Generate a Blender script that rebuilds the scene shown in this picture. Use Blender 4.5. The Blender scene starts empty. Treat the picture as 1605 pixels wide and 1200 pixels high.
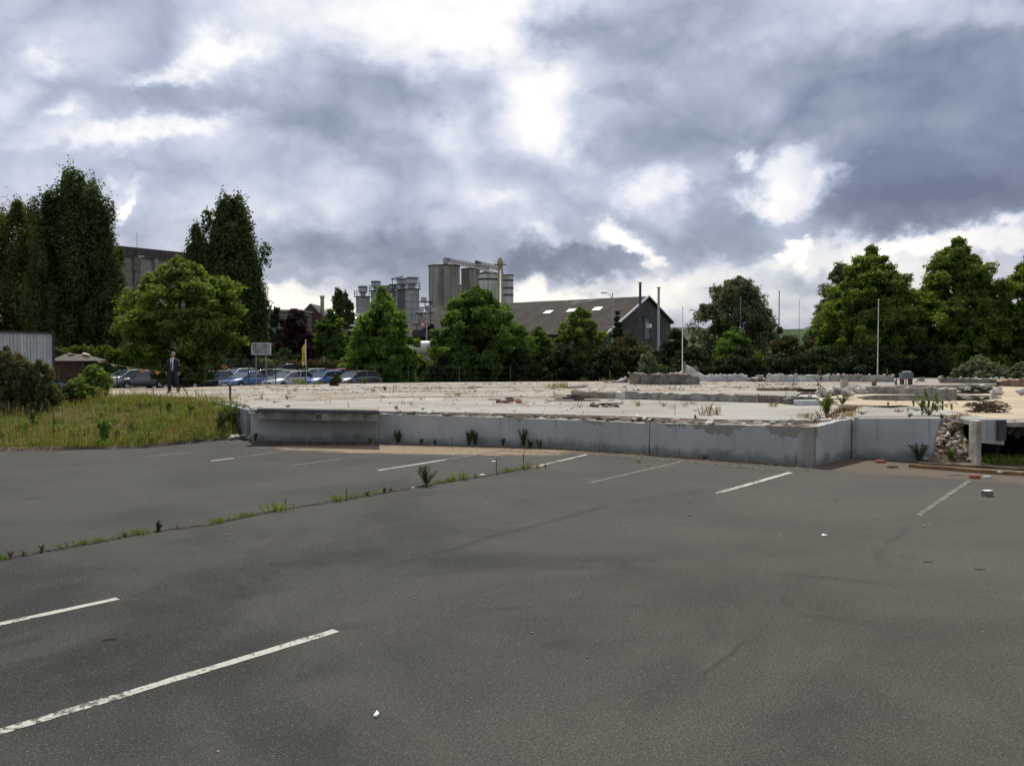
import bpy, bmesh, math, random
import numpy as np
from mathutils import Vector, Matrix
R = math.radians
sc = bpy.context.scene
col = sc.collection
# ------------------------------------------------------------------ camera
F, CX, CY, CAMH, PITCH = 1361.0, 802.5, 600.0, 2.6, R(2.02)
cd = bpy.data.cameras.new('camera'); cam = bpy.data.objects.new('camera', cd); col.objects.link(cam)
cam.location = (0, 0, CAMH); cam.rotation_euler = (math.pi/2 - PITCH, 0, 0)
cd.sensor_width = 36; cd.lens = 36*F/1605; cd.clip_end = 20000; cd.clip_start = 0.05
sc.camera = cam
sc.view_settings.view_transform = 'Standard'; sc.view_settings.look = 'None'
sc.view_settings.gamma = 1; sc.view_settings.exposure = 0; sc.view_settings.use_curve_mapping = False
SUN_EL, SUN_AZ = R(54), R(-10)          # azimuth from +Y, negative = left

def ray(px, py):
    a = (px-CX)/F; b = (py-CY)/F
    return Vector((a, math.cos(PITCH)-b*math.sin(PITCH), -math.sin(PITCH)-b*math.cos(PITCH)))
def G(px, py, z=0.0):                    # photo pixel -> point of the level z
    d = ray(px, py); t = (z-CAMH)/d.z
    return Vector((d.x*t, d.y*t, z))
def A(px, py, Y):                        # photo pixel -> point at distance Y
    d = ray(px, py); t = Y/d.y
    return Vector((d.x*t, Y, CAMH+d.z*t))

# ------------------------------------------------------------------ node helpers
class NT:
    def __init__(s, tree): s.t = tree
    def n(s, kind, **kw):
        nd = s.t.nodes.new(kind)
        for k, v in kw.items(): setattr(nd, k, v)
        return nd
    def put(s, sock, v):
        if isinstance(v, bpy.types.NodeSocket): s.t.links.new(v, sock)
        elif v is not None:
            if isinstance(v, (tuple, list)) and sock.type == 'RGBA' and len(v) == 3: v = (*v, 1)
            sock.default_value = v
    def m(s, op, a, b=None, c=None, clamp=False):
        nd = s.n('ShaderNodeMath', operation=op); nd.use_clamp = clamp
        for i, v in enumerate((a, b, c)):
            if v is not None: s.put(nd.inputs[i], v)
        return nd.outputs[0]
    def add(s, a, b): return s.m('ADD', a, b)
    def sub(s, a, b): return s.m('SUBTRACT', a, b)
    def mul(s, a, b): return s.m('MULTIPLY', a, b)
    def vm(s, op, a, b=None, scale=None):
        nd = s.n('ShaderNodeVectorMath', operation=op); s.put(nd.inputs[0], a)
        if b is not None: s.put(nd.inputs[1], b)
        if scale is not None: s.put(nd.inputs['Scale'], scale)
        return nd.outputs['Value'] if op in ('LENGTH', 'DOT_PRODUCT', 'DISTANCE') else nd.outputs[0]
    def sep(s, v):
        nd = s.n('ShaderNodeSeparateXYZ'); s.put(nd.inputs[0], v); return nd.outputs
    def xyz(s, x, y, z):
        nd = s.n('ShaderNodeCombineXYZ'); s.put(nd.inputs[0], x); s.put(nd.inputs[1], y); s.put(nd.inputs[2], z); return nd.outputs[0]
    def noise(s, vec, scale, detail=4, rough=.55, dist=0, color=False):
        nd = s.n('ShaderNodeTexNoise'); s.put(nd.inputs['Vector'], vec)
        nd.inputs['Scale'].default_value = scale; nd.inputs['Detail'].default_value = detail
        nd.inputs['Roughness'].default_value = rough; nd.inputs['Distortion'].default_value = dist
        return nd.outputs['Color' if color else 'Fac']
    def vor(s, vec, scale, feature='F1', out='Distance', rnd=1):
        nd = s.n('ShaderNodeTexVoronoi', feature=feature); s.put(nd.inputs['Vector'], vec); nd.inputs['Scale'].default_value = scale
        nd.inputs['Randomness'].default_value = rnd
        return nd.outputs[out]
    def ss(s, v, a, b, lo=0.0, hi=1.0):
        nd = s.n('ShaderNodeMapRange', interpolation_type='SMOOTHSTEP'); s.put(nd.inputs['Value'], v)
        nd.inputs['From Min'].default_value = a; nd.inputs['From Max'].default_value = b
        nd.inputs['To Min'].default_value = lo; nd.inputs['To Max'].default_value = hi
        return nd.outputs[0]
    def mix(s, f, a, b, mode='MIX'):
        nd = s.n('ShaderNodeMix', data_type='RGBA', blend_type=mode)
        s.put(nd.inputs[0], f); s.put(nd.inputs[6], a); s.put(nd.inputs[7], b); return nd.outputs[2]
    def ramp(s, v, stops):
        nd = s.n('ShaderNodeValToRGB'); s.put(nd.inputs[0], v); e = nd.color_ramp.elements
        while len(e) < len(stops): e.new(0.5)
        for i, (p, c) in enumerate(stops): e[i].position = p; e[i].color = (*c, 1)
        return nd.outputs[0]
    def pos(s): return s.n('ShaderNodeNewGeometry').outputs['Position']
    def bump(s, h, strength, dist=.02):
        nd = s.n('ShaderNodeBump'); nd.inputs['Strength'].default_value = strength; nd.inputs['Distance'].default_value = dist
        s.put(nd.inputs['Height'], h); return nd.outputs[0]
MATS = {}
def mat(name, fn):
    if name in MATS: return MATS[name]
    m = bpy.data.materials.new(name); m.use_nodes = True; t = m.node_tree
    for nd in list(t.nodes): t.nodes.remove(nd)
    s = NT(t); out = s.n('ShaderNodeOutputMaterial'); sh = fn(s); t.links.new(sh, out.inputs['Surface']); MATS[name] = m
    return m
def pbsdf(s, color, rough=.8, normal=None, metal=0, spec=.5, coat=0):
    nd = s.n('ShaderNodeBsdfPrincipled'); s.put(nd.inputs['Base Color'], color); s.put(nd.inputs['Roughness'], rough)
    nd.inputs['Metallic'].default_value = metal; nd.inputs['Specular IOR Level'].default_value = spec
    if coat: nd.inputs['Coat Weight'].default_value = coat; nd.inputs['Coat Roughness'].default_value = .05
    if normal is not None: s.put(nd.inputs['Normal'], normal)
    return nd.outputs[0]
def plain(name, c, rough=.7, metal=0, var=.25, scale=3, spec=.4, coat=0, bump=0, streak=0):
    def fn(s):
        p = s.pos(); n = s.noise(p, scale, 5, .6)
        v = s.ss(n, .3, .7, 1-var, 1+var)
        if streak:
            x = s.sep(p); q = s.xyz(s.mul(x[0], 3), s.mul(x[1], 3), s.mul(x[2], .15))
            v = s.mul(v, s.ss(s.noise(q, streak, 4, .6), .35, .65, .72, 1.1))
        cc = s.vm('SCALE', tuple(c), scale=v)
        nn = s.bump(s.noise(p, scale*12, 4), bump, .02) if bump else None
        return pbsdf(s, cc, rough, nn, metal, spec, coat)
    return mat(name, fn)

# ------------------------------------------------------------------ sky
def angles(px, py):
    d = ray(px, py).normalized(); return math.degrees(math.atan2(d.x, d.y)), math.degrees(math.asin(d.z))
w = bpy.data.worlds.new('World'); sc.world = w; w.use_nodes = True
for nd in list(w.node_tree.nodes): w.node_tree.nodes.remove(nd)
s = NT(w.node_tree)
d0 = s.vm('NORMALIZE', s.n('ShaderNodeTexCoord').outputs['Generated'])
X0 = s.sep(d0)
n1 = s.sep(s.noise(s.xyz(X0[0], X0[1], s.mul(X0[2], 1.5)), 3.0, 4, .5, color=True))
n2 = s.sep(s.noise(s.vm('ADD', s.xyz(X0[0], X0[1], s.mul(X0[2], 1.4)), (3.1, 1.7, .4)), 11.0, 6, .58, color=True))
DEG = 180/math.pi
az = s.mul(s.m('ARCTAN2', X0[0], X0[1]), DEG); el = s.mul(s.m('ARCSINE', X0[2]), DEG)
n3 = s.sep(s.noise(s.xyz(X0[0], X0[1], s.mul(X0[2], 1.3)), 34.0, 3, .6, color=True))
u = s.add(s.add(az, s.mul(s.sub(n3[0], .5), 2.6)), s.add(s.mul(s.sub(n1[0], .5), 5), s.mul(s.sub(n2[0], .5), 5.0)))
v = s.add(s.add(el, s.mul(s.sub(n3[1], .5), 2.4)), s.add(s.mul(s.sub(n1[1], .5), 3.0), s.mul(s.sub(n2[1], .5), 3.2)))
BL = [  # px, py, radius x, radius y (photo pixels), tilt degrees, amount (+ brighter), hard edge
 (640, 5, 190, 48, 0, .30, 0), (730, 60, 110, 40, -15, .20, 0), (830, 110, 50, 90, -30, .26, 0), (885, 240, 45, 45, 0, .17, 0), (800, 185, 85, 55, 0, .14, 0),
 (350, 78, 80, 20, -15, .24, 0), (250, 112, 50, 13, -12, .26, 0), (85, 95, 32, 18, 0, .20, 0), (5, 150, 50, 40, 0, .20, 0), 
 (240, 208, 140, 15, -14, .24, 0), (115, 185, 34, 18, -30, .26, 0), (217, 322, 9, 15, 0, .40, 1), (212, 292, 18, 26, 0, .15, 0),
 (690, 195, 55, 36, 0, .15, 0), (760, 318, 36, 18, 0, .14, 0), (850, 370, 40, 14, 0, .16, 0),
 (390, 165, 120, 30, 8, -.15, 0), (620, 140, 130, 42, 12, -.15, 0), (540, 210, 110, 34, 25, -.12, 0), (60, 260, 110, 50, 0, -.05, 0),
 (560, 385, 220, 28, 2, -.20, 0), (900, 408, 125, 24, -3, -.27, 1), (480, 425, 60, 12, 0, -.12, 1),
 (1135, 345, 70, 55, 20, -.20, 1), (1010, 230, 110, 45, -10, -.10, 0), (1060, 95, 150, 34, 12, -.11, 0), (900, 45, 70, 25, 0, -.08, 0), (980, 150, 80, 14, 18, -.09, 0),
 (1500, 205, 210, 140, 0, -.22, 1), (1400, 290, 120, 50, 0, -.14, 1), (1490, 325, 175, 30, -3, -.20, 1), (1240, 160, 170, 50, 10, -.13, 0), (1190, 235, 60, 22, 20, -.08, 0),
 (1245, 275, 62, 34, -12, .30, 1), (1225, 325, 44, 22, 10, .24, 1), (1300, 290, 40, 22, -35, .24, 1), (1160, 268, 22, 12, -40, .24, 1), (1338, 280, 18, 24, 0, .18, 1),
 (955, 362, 34, 22, 10, .38, 1), (990, 386, 30, 17, 15, .34, 1), (1235, 392, 20, 13, 10, .40, 1), (1010, 310, 38, 26, 0, .20, 0), (1050, 280, 26, 20, 0, .12, 0), (1020, 402, 14, 8, 0, .25, 1),
 (1470, 384, 260, 20, -2, .27, 1), (1390, 420, 120, 20, 0, .12, 0), (1090, 430, 100, 20, -6, .22, 0), (1100, 468, 300, 18, 0, .14, 0), (470, 462, 80, 16, 0, .24, 0),
 (425, 460, 22, 22, 0, .24, 1), (830, 445, 34, 24, -20, .26, 1), (900, 462, 90, 14, 0, .18, 0), (1560, 15, 160, 20, 0, .14, 0), (1290, 440, 60, 16, 0, -.08, 0),
 (720, 280, 230, 70, -8, .08, 0),
]
tot = 0.0
uv = s.xyz(u, v, 0)
for (px, py, rx, ry, tl, am, hard) in BL:
    a0, e0 = angles(px, py); mp = s.n('ShaderNodeMapping', vector_type='TEXTURE'); s.put(mp.inputs[0], uv)
    mp.inputs[1].default_value = (a0, e0, 0); mp.inputs[2].default_value = (0, 0, R(-tl)); mp.inputs[3].default_value = (rx/F*DEG, ry/F*DEG, 1)
    r2 = s.vm('DOT_PRODUCT', mp.outputs[0], mp.outputs[0])
    if hard: r2 = s.m('POWER', r2, 1.9)
    tot = s.m('MULTIPLY_ADD', s.m('POWER', math.exp(-1), r2), am*1.15, tot)
cl = s.xyz(X0[0], X0[1], s.mul(X0[2], 1.45))
fb = s.noise(cl, 2.6, 3, .5); fd = s.noise(cl, 6.0, 6, .52, .15); ff = s.noise(cl, 26, 6, .6, .3)
fld = s.add(.562, tot)
fld = s.add(fld, s.mul(s.sub(fb, .5), .35))
wp = s.vm('ADD', cl, s.vm('SCALE', s.noise(cl, 6, 2, .5, color=True), scale=.06))
bil = 0.0
for sc_, wt_, of_ in ((5.0, .27, 0), (11, .15, 2.3), (23, .075, 5.1), (50, .035, 7.7)):
    nb = s.noise(s.vm('ADD', wp, (of_, of_*.7, of_*.3)), sc_, 0, .5)
    bil = s.m('MULTIPLY_ADD', s.m('ABSOLUTE', s.sub(nb, .5)), wt_*2.6, bil)
fld = s.add(fld, s.sub(bil, .17))
fld = s.add(fld, s.mul(s.sub(fd, .5), .24))
fld = s.add(fld, s.mul(s.sub(ff, .5), .05))
cloud = s.ramp(fld, [(0.0, (.165, .20, .30)), (.20, (.22, .265, .375)), (.36, (.315, .37, .495)), (.50, (.45, .51, .655)), (.62, (.62, .67, .80)), (.72, (.80, .83, .91)), (.84, (.98, .98, 1.0)), (1.0, (1.2, 1.17, 1.1))])
# warm low air near the horizon, everywhere round
hz = s.ss(el, 2.0, 11.0, 1.0, 0.0)
cloud = s.mix(hz, cloud, s.vm('MULTIPLY', cloud, (1.12, 1.05, .93)))
sky = s.n('ShaderNodeTexSky', sky_type='NISHITA'); sky.sun_disc = False; sky.sun_elevation = SUN_EL; sky.sun_rotation = SUN_AZ
blue = s.vm('SCALE', sky.outputs[0], scale=.10)
cover = s.ss(s.noise(s.vm('ADD', cl, (5., 2., 1.)), 3.0, 5, .55), .30, .42)
final = s.mix(cover, s.mix(.75, blue, cloud), cloud)
final = s.mix(s.ss(el, -3, -.5), (.10, .10, .08), final)
bg = s.n('ShaderNodeBackground'); s.put(bg.inputs[0], final); bg.inputs[1].default_value = 1.0
wo = s.n('ShaderNodeOutputWorld'); w.node_tree.links.new(bg.outputs[0], wo.inputs[0])
w.cycles.sampling_method = 'MANUAL'; w.cycles.sample_map_resolution = 512
# ------------------------------------------------------------------ sun
sd = bpy.data.lights.new('sun', 'SUN'); sd.energy = 4.6; sd.angle = R(.6); sd.color = (1, .95, .86)
so = bpy.data.objects.new('sun', sd); col.objects.link(so); so.location = (0, 0, 60)
dv = Vector((math.sin(SUN_AZ)*math.cos(SUN_EL), math.cos(SUN_AZ)*math.cos(SUN_EL), math.sin(SUN_EL)))
so.rotation_euler = dv.to_track_quat('Z', 'Y').to_euler()

# ------------------------------------------------------------------ object helpers
def tag(o, label=None, cat=None, group=None, kind=None):
    if label: o['label'] = label
    if cat: o['category'] = cat
    if group: o['group'] = group
    if kind: o['kind'] = kind
    return o
def thing(name, label, cat, loc=(0, 0, 0), rz=0, group=None):
    o = bpy.data.objects.new(name, None); o.empty_display_size = .3; col.objects.link(o)
    o.location = loc; o.rotation_euler = (0, 0, rz); return tag(o, label, cat, group)
def obj(name, bm, m, parent=None, loc=None, smooth=False):
    me = bpy.data.meshes.new(name)
    if isinstance(bm, bmesh.types.BMesh):
        bmesh.ops.recalc_face_normals(bm, faces=bm.faces[:]); bm.to_mesh(me); bm.free()
    o = bpy.data.objects.new(name, me); col.objects.link(o)
    for mm in (m if isinstance(m, (list, tuple)) else [m]): me.materials.append(mm)
    if smooth:
        me.polygons.foreach_set('use_smooth', [True]*len(me.polygons))
    if parent: o.parent = parent
    if loc is not None: o.location = loc
    return o
def again(o, parent=None, loc=None, rot=None, scale=None):
    c = o.copy(); col.objects.link(c)
    if parent is not None: c.parent = parent
    if loc is not None: c.location = loc
    if rot is not None: c.rotation_euler = rot
    if scale is not None: c.scale = scale
    return c
def npmesh(name, V, Fq, m, parent=None, tint=None, loc=None):
    me = bpy.data.meshes.new(name); V = np.asarray(V, np.float32); Fq = np.asarray(Fq, np.int32); k = Fq.shape[1]
    me.vertices.add(len(V)); me.vertices.foreach_set('co', V.ravel())
    me.loops.add(Fq.size); me.loops.foreach_set('vertex_index', Fq.ravel())
    me.polygons.add(len(Fq)); me.polygons.foreach_set('loop_start', np.arange(0, Fq.size, k, dtype=np.int32))
    me.polygons.foreach_set('loop_total', np.full(len(Fq), k, np.int32))
    me.update(calc_edges=True)
    if tint is not None:
        a = me.attributes.new('tint', 'FLOAT', 'FACE'); a.data.foreach_set('value', np.asarray(tint, np.float32))
    me.materials.append(m)
    o = bpy.data.objects.new(name, me); col.objects.link(o)
    if parent: o.parent = parent
    if loc is not None: o.location = loc
    return o
def B(): return bmesh.new()
def box(bm, c, size, rz=0, M=None, taper=1.0):
    x, y, z = [q/2 for q in size]; T = Matrix.Translation(c) @ (M if M is not None else Matrix.Rotation(rz, 4, 'Z'))
    vs = [bm.verts.new(T @ Vector((sx*x*(taper if sz > 0 else 1), sy*y*(taper if sz > 0 else 1), sz*z))) for sz in (-1, 1) for sy in (-1, 1) for sx in (-1, 1)]
    for f in ((0, 1, 3, 2), (4, 5, 7, 6), (0, 1, 5, 4), (2, 3, 7, 6), (0, 2, 6, 4), (1, 3, 7, 5)): bm.faces.new([vs[i] for i in f])
    return vs
def bar(bm, p, q, wd, ht=None):
    p, q = Vector(p), Vector(q); d = q-p; M = d.to_track_quat('X', 'Z').to_matrix().to_4x4()
    return box(bm, (p+q)/2, (d.length, wd, ht or wd), M=M)
def tube(bm, pts, rad, n=8, cap=True):
    pts = [Vector(p) for p in pts]; rad = rad if isinstance(rad, (list, tuple)) else [rad]*len(pts); rings = []
    for i, p in enumerate(pts):
        d = (pts[min(i+1, len(pts)-1)]-pts[max(i-1, 0)]).normalized()
        up = Vector((0, 0, 1)) if abs(d.z) < .95 else Vector((1, 0, 0))
        a = d.cross(up).normalized(); b = d.cross(a).normalized()
        rings.append([bm.verts.new(p+(a*math.cos(2*math.pi*k/n)+b*math.sin(2*math.pi*k/n))*rad[i]) for k in range(n)])
    for r0, r1 in zip(rings, rings[1:]):
        for k in range(n): bm.faces.new((r0[k], r0[(k+1) % n], r1[(k+1) % n], r1[k]))
    if cap:
        bm.faces.new(rings[0]); bm.faces.new(rings[-1])
def cyl(bm, c, r, h, n=24, r2=None): tube(bm, [Vector(c), Vector(c)+Vector((0, 0, h))], [r, r if r2 is None else r2], n)
def prism(bm, pts, z0, z1):
    """pts: xy list; z0,z1 numbers or lists per point"""
    n = len(pts); z0 = z0 if isinstance(z0, (list, tuple)) else [z0]*n; z1 = z1 if isinstance(z1, (list, tuple)) else [z1]*n
    lo = [bm.verts.new((p[0], p[1], a)) for p, a in zip(pts, z0)]; hi = [bm.verts.new((p[0], p[1], a)) for p, a in zip(pts, z1)]
    bm.faces.new(lo); bm.faces.new(hi)
    for i in range(n): bm.faces.new((lo[i], lo[(i+1) % n], hi[(i+1) % n], hi[i]))
def sheet(bm, pts, z):
    bm.faces.new([bm.verts.new((p[0], p[1], z)) for p in pts])
def ragged(pts, step, amp, rng, closed=True):
    out = []; n = len(pts)
    for i in range(n if closed else n-1):
        a, b = Vector(pts[i][:2]), Vector(pts[(i+1) % n][:2]); L = (b-a).length; k = max(1, int(L/step)); d = (b-a)/max(L, 1e-6); nn = Vector((-d.y, d.x))
        for j in range(k): out.append(a+d*(L*j/k)+(nn*rng.uniform(-amp, amp) if j else Vector((0, 0))))
    if not closed: out.append(Vector(pts[-1][:2]))
    return out
def rock_mesh(bm, c, r, rng, flat=.7, sub=1):
    M = Matrix.Translation(c) @ Matrix.Rotation(rng.uniform(0, 6.3), 4, 'Z') @ Matrix.Rotation(rng.uniform(-.5, .5), 4, 'X') @ Matrix.Diagonal((r*rng.uniform(.8, 1.5), r*rng.uniform(.6, 1.1), r*flat*rng.uniform(.7, 1.2), 1))
    g = bmesh.ops.create_icosphere(bm, subdivisions=sub, radius=1)
    for vv in g['verts']:
        q = vv.co; q *= rng.uniform(.72, 1.2); mx = max(abs(q.x), abs(q.y), abs(q.z))
        vv.co = M @ (q.lerp(q/mx*.85, .55))

# ------------------------------------------------------------------ materials
def f_asphalt(s):
    p = s.pos(); X = s.sep(p)
    big = s.noise(p, .22, 5, .6, .6); mid = s.noise(s.xyz(s.mul(X[0], .45), X[1], 0), .8, 5, .6, .6); fine = s.noise(p, 55, 3, .7)
    st = s.vor(p, 150, out='Color'); sp = s.sep(st)
    c = s.mix(s.ss(big, .38, .60), (.0275, .0270, .0245), (.054, .0520, .0460))
    c = s.mix(s.ss(s.add(X[0], s.mul(s.sub(big, .5), 8)), -3, 6, 0, .75), c, (.090, .078, .063))
    v = s.mul(s.ss(mid, .3, .7, .86, 1.14), s.ss(fine, .3, .7, .62, 1.38))
    v = s.mul(v, s.add(.72, s.mul(sp[0], .56)))
    c = s.vm('SCALE', c, scale=v)
    c = s.mix(s.ss(sp[1], .975, .985, 0, .7), c, (.19, .18, .155))
    st2 = s.noise(p, .55, 6, .62, 1.2)
    far_sheen = s.ss(X[1], 8, 20, 0, .5); c = s.mix(far_sheen, c, s.vm('SCALE', (.074, .069, .062), scale=v)); c = s.mix(s.ss(st2, .56, .72, 0, .35), c, (.020, .020, .0185))  # far asphalt lightened: grazing sun sheen put into the colour; then dark stains
    st3 = s.noise(s.vm('ADD', p, (9, 4, 2)), .38, 6, .65, .8)
    c = s.mix(s.ss(st3, .55, .72, 0, .40), c, (.085, .077, .064))
    # resurfacing seams and tyre arcs, hair lines
    def seam(a, b, wd, amt, c, colr=(.018, .018, .018)):
        a, b = Vector(a), Vector(b); d = (b-a); L = d.length; d /= L
        wv = s.mul(s.sub(s.noise(p, 1.6, 3, .6), .5), .28)
        al = s.add(s.mul(s.sub(X[0], a.x), d.x), s.mul(s.sub(X[1], a.y), d.y))
        ac = s.m('ABSOLUTE', s.add(wv, s.add(s.mul(s.sub(X[0], a.x), -d.y), s.mul(s.sub(X[1], a.y), d.x))))
        mk = s.mul(s.ss(ac, 0, wd, amt, 0), s.mul(s.ss(al, 0, .6), s.ss(al, L-.6, L, 1, 0)))
        return s.mix(mk, c, colr)
    c = seam(G(560, 900)[:2], G(960, 790)[:2], .14, .36, c)
    c = seam(G(1080, 1075)[:2], G(1200, 985)[:2], .05, .38, c)
    c = seam(G(1430, 822)[:2], G(1380, 860)[:2], .10, .3, c)
    c = seam(G(960, 790)[:2], G(1130, 765)[:2], .25, .22, c)
    for rad, ang0 in ((5.2, .1), (6.8, .4)):
        cc = G(1180, 1500); dd = s.m('ABSOLUTE', s.sub(s.vm('DISTANCE', p, tuple(cc)), rad))
        c = s.mix(s.mul(s.ss(dd, 0, .16, .30, 0), s.ss(s.noise(p, .7, 2), .42, .6)), c, (.02, .02, .02))
    # blown sand and dirt in front of the wall
    q = G(665, 704.5); e = s.add(s.m('POWER', s.m('ABSOLUTE', s.mul(s.sub(X[0], q.x), .235)), 2.0), s.m('POWER', s.m('ABSOLUTE', s.mul(s.sub(X[1], s.add(q.y, s.mul(s.sub(X[0], q.x), -.16))), .95)), 2.0))
    sn = s.noise(s.xyz(s.mul(X[0], .5), X[1], 0), 2.2, 6, .65)
    sand = s.mul(s.ss(s.sub(e, s.mul(s.sub(sn, .5), 2.6)), .55, 1.2, .95, 0), s.ss(s.noise(p, 7, 5, .75), .3, .6, .45, 1))
    c = s.mix(sand, c, (.27, .205, .13))
    # dirt along the foot of the wall
    wl = s.sub(X[1], s.add(24.0, s.mul(X[0], -.2))); bend = s.m('MAXIMUM', s.mul(s.sub(X[0], 1.1), -.47), -10.0)
    wl2 = s.sub(wl, s.m('MINIMUM', bend, 0.0))
    dn = s.noise(p, 1.5, 6, .7)
    dk = s.mul(s.ss(s.add(wl2, s.mul(s.sub(dn, .5), 2.4)), -1.1, -.1), s.ss(X[1], 28, 30, 1, 0))
    dk = s.mul(dk, s.ss(X[0], -9, -6.5)); c = s.mix(s.mul(dk, .75), c, (.13, .10, .07))
    return pbsdf(s, c, s.ss(mid, .3, .7, .78, .95), s.bump(s.add(s.mul(fine, 1.0), s.mul(sp[0], .8)), .45, .006), spec=.10)
M_asph = mat('asphalt', f_asphalt)
def f_paint(s):
    p = s.pos(); wn = s.noise(p, 14, 6, .75); wn2 = s.noise(p, 1.2, 3, .5); fine = s.noise(p, 120, 2)
    k = s.ss(s.add(wn, s.mul(s.sub(wn2, .5), .6)), .36, .50)
    c = s.mix(k, (.075, .07, .062), s.vm('SCALE', (.42, .40, .34), scale=s.ss(fine, .3, .7, .8, 1.15)))
    return pbsdf(s, c, .85, s.bump(fine, .3, .004), spec=.2)
M_paint = mat('road_paint_worn', f_paint)
def f_faded(s):
    p = s.pos(); wn = s.noise(p, 9, 6, .75)
    c = s.mix(s.ss(wn, .42, .60), (.062, .058, .050), (.22, .205, .175))
    return pbsdf(s, c, .9, spec=.2)
M_faded = mat('road_paint_faded', f_faded)
def f_slab(s):
    p = s.pos(); X = s.sep(p)
    q = s.xyz(s.mul(X[0], .35), X[1], 0)
    a = s.noise(q, .55, 6, .62, .5); b = s.noise(p, 1.3, 7, .68); fine = s.noise(p, 30, 4, .7)
    c = s.mix(s.ss(a, .38, .62), (.345, .325, .288), (.255, .238, .205)); c = s.mix(s.ss(s.noise(p, .42, 6, .7, 1.0), .54, .66, 0, .45), c, (.22, .195, .155)); cr = s.vor(s.vm('ADD', p, s.noise(p, 1.5, 3, color=True)), .33, 'DISTANCE_TO_EDGE'); c = s.mix(s.ss(cr, .0, .006, .35, 0), c, (.06, .05, .035))
    far = s.ss(X[1], 29, 33)
    c = s.mix(s.mul(s.ss(b, .47, .62, 0, .8), s.add(.22, s.mul(far, .75))), c, (.24, .16, .095))
    st = s.noise(s.xyz(s.mul(X[0], .20), s.mul(X[1], 1.0), 0), .75, 7, .72, .5)
    c = s.mix(s.mul(s.ss(st, .50, .62), s.mul(far, .85)), c, (.23, .165, .105))
    c = s.mix(s.mul(s.ss(st, .62, .68), s.mul(far, .8)), c, (.07, .06, .04))
    c = s.mix(s.mul(s.ss(st, .44, .37), s.mul(far, .8)), c, (.52, .47, .39))
    c = s.mix(s.ss(s.noise(p, 4.5, 8, .75), .62, .72, 0, .6), c, (.12, .095, .07))
    c = s.vm('SCALE', c, scale=s.ss(fine, .3, .7, .86, 1.12))
    return pbsdf(s, c, .9, s.bump(s.add(fine, s.mul(b, 2)), .5, .02), spec=.2)
M_slab = mat('weathered_slab', f_slab)
def f_sand(s):
    p = s.pos(); X = s.sep(p); a = s.noise(s.xyz(s.mul(X[0], .3), X[1], 0), .8, 6, .65, .4); fine = s.noise(p, 22, 5, .7)
    c = s.mix(s.ss(a, .40, .60), (.46, .375, .265), (.37, .295, .205)); c = s.mix(s.ss(s.noise(p, 1.1, 7, .7), .58, .70, 0, .8), c, (.17, .125, .08))
    c = s.vm('SCALE', c, scale=s.ss(fine, .3, .7, .86, 1.12))
    return pbsdf(s, c, .9, s.bump(fine, .4, .02), spec=.2)
M_sand = mat('silty_floor', f_sand)
def f_wall(s):
    p = s.pos(); X = s.sep(p)
    n = s.noise(p, 1.1, 6, .6); fine = s.noise(p, 25, 4, .6)
    c = s.mix(s.ss(n, .35, .65), (.345, .354, .332), (.40, .405, .378))
    drip = s.noise(s.xyz(s.mul(X[0], 5), s.mul(X[1], 5), s.mul(X[2], .5)), 1.0, 5, .6)
    c = s.mix(s.ss(drip, .52, .74, 0, .35), c, (.25, .27, .27))
    # damp grime at the foot
    c = s.mix(s.mul(s.ss(s.add(X[2], s.mul(s.sub(n, .5), .6)), .02, .30, 1, 0), .7), c, (.11, .12, .10))
    c = s.mix(s.mul(s.ss(s.noise(p, 2.3, 7, .72), .50, .66, 0, .55), s.ss(X[2], .0, .55, 1, 0)), c, (.10, .115, .07))
    c = s.mix(s.mul(s.ss(s.noise(s.xyz(s.mul(X[0], 9), s.mul(X[1], 9), s.mul(X[2], .35)), 1, 3, .5), .60, .70, 0, .4), s.ss(X[2], .2, .8)), c, (.16, .13, .09))
    # flaked render along the top edge, wide where the corner broke
    fl = s.noise(s.xyz(s.mul(X[0], .9), s.mul(X[1], .9), s.mul(X[2], .4)), 1.3, 5, .62, .3)
    wide = s.ss(X[0], 3.6, 5.6, 0, .22); thr = s.sub(s.add(.80, s.mul(s.sub(.54, fl), 1.5)), s.mul(wide, 1.0))
    thr = s.mul(thr, 1.0)
    k = s.mul(s.ss(s.sub(X[2], thr), 0, .015), s.ss(X[0], 7.05, 7.0))
    fr = s.mul(s.ss(X[0], 6.55, 6.75), s.mul(s.ss(s.add(X[0], s.mul(fl, .4)), 6.55, 6.6), s.ss(X[0], 6.98, 6.9)))
    k = s.m('MAXIMUM', k, s.mul(fr, .8))
    c = s.mix(k, c, s.mix(s.ss(fine, .3, .7), (.21, .195, .16), (.29, .27, .23)))
    return pbsdf(s, c, .85, s.bump(s.sub(s.mul(fine, .3), s.mul(k, 1.0)), .5, .03), spec=.25)
M_wall = mat('painted_retaining_wall', f_wall)
M_conc = plain('old_concrete', (.27, .25, .215), .9, var=.45, scale=2.6, bump=.5)
M_concd = plain('damp_concrete', (.15, .13, .105), .9, var=.5, scale=2.4, bump=.5)
M_concl = plain('pale_broken_concrete', (.52, .49, .44), .9, var=.25, scale=3, bump=.4)
M_concm = plain('rubble_concrete', (.36, .33, .28), .92, var=.45, scale=2.5, bump=.4)
M_bluec = plain('pale_painted_block', (.44, .44, .42), .85, var=.25, scale=2, bump=.3)
M_dirt = plain('brown_soil', (.12, .085, .055), .95, var=.5, scale=2.5, bump=.5)
M_dirt2 = plain('pale_grit', (.26, .19, .125), .95, var=.5, scale=3.5, bump=.5)
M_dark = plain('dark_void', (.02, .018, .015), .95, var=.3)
M_wood = plain('orange_timber', (.22, .11, .045), .75, var=.35, scale=5, bump=.3)
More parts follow.
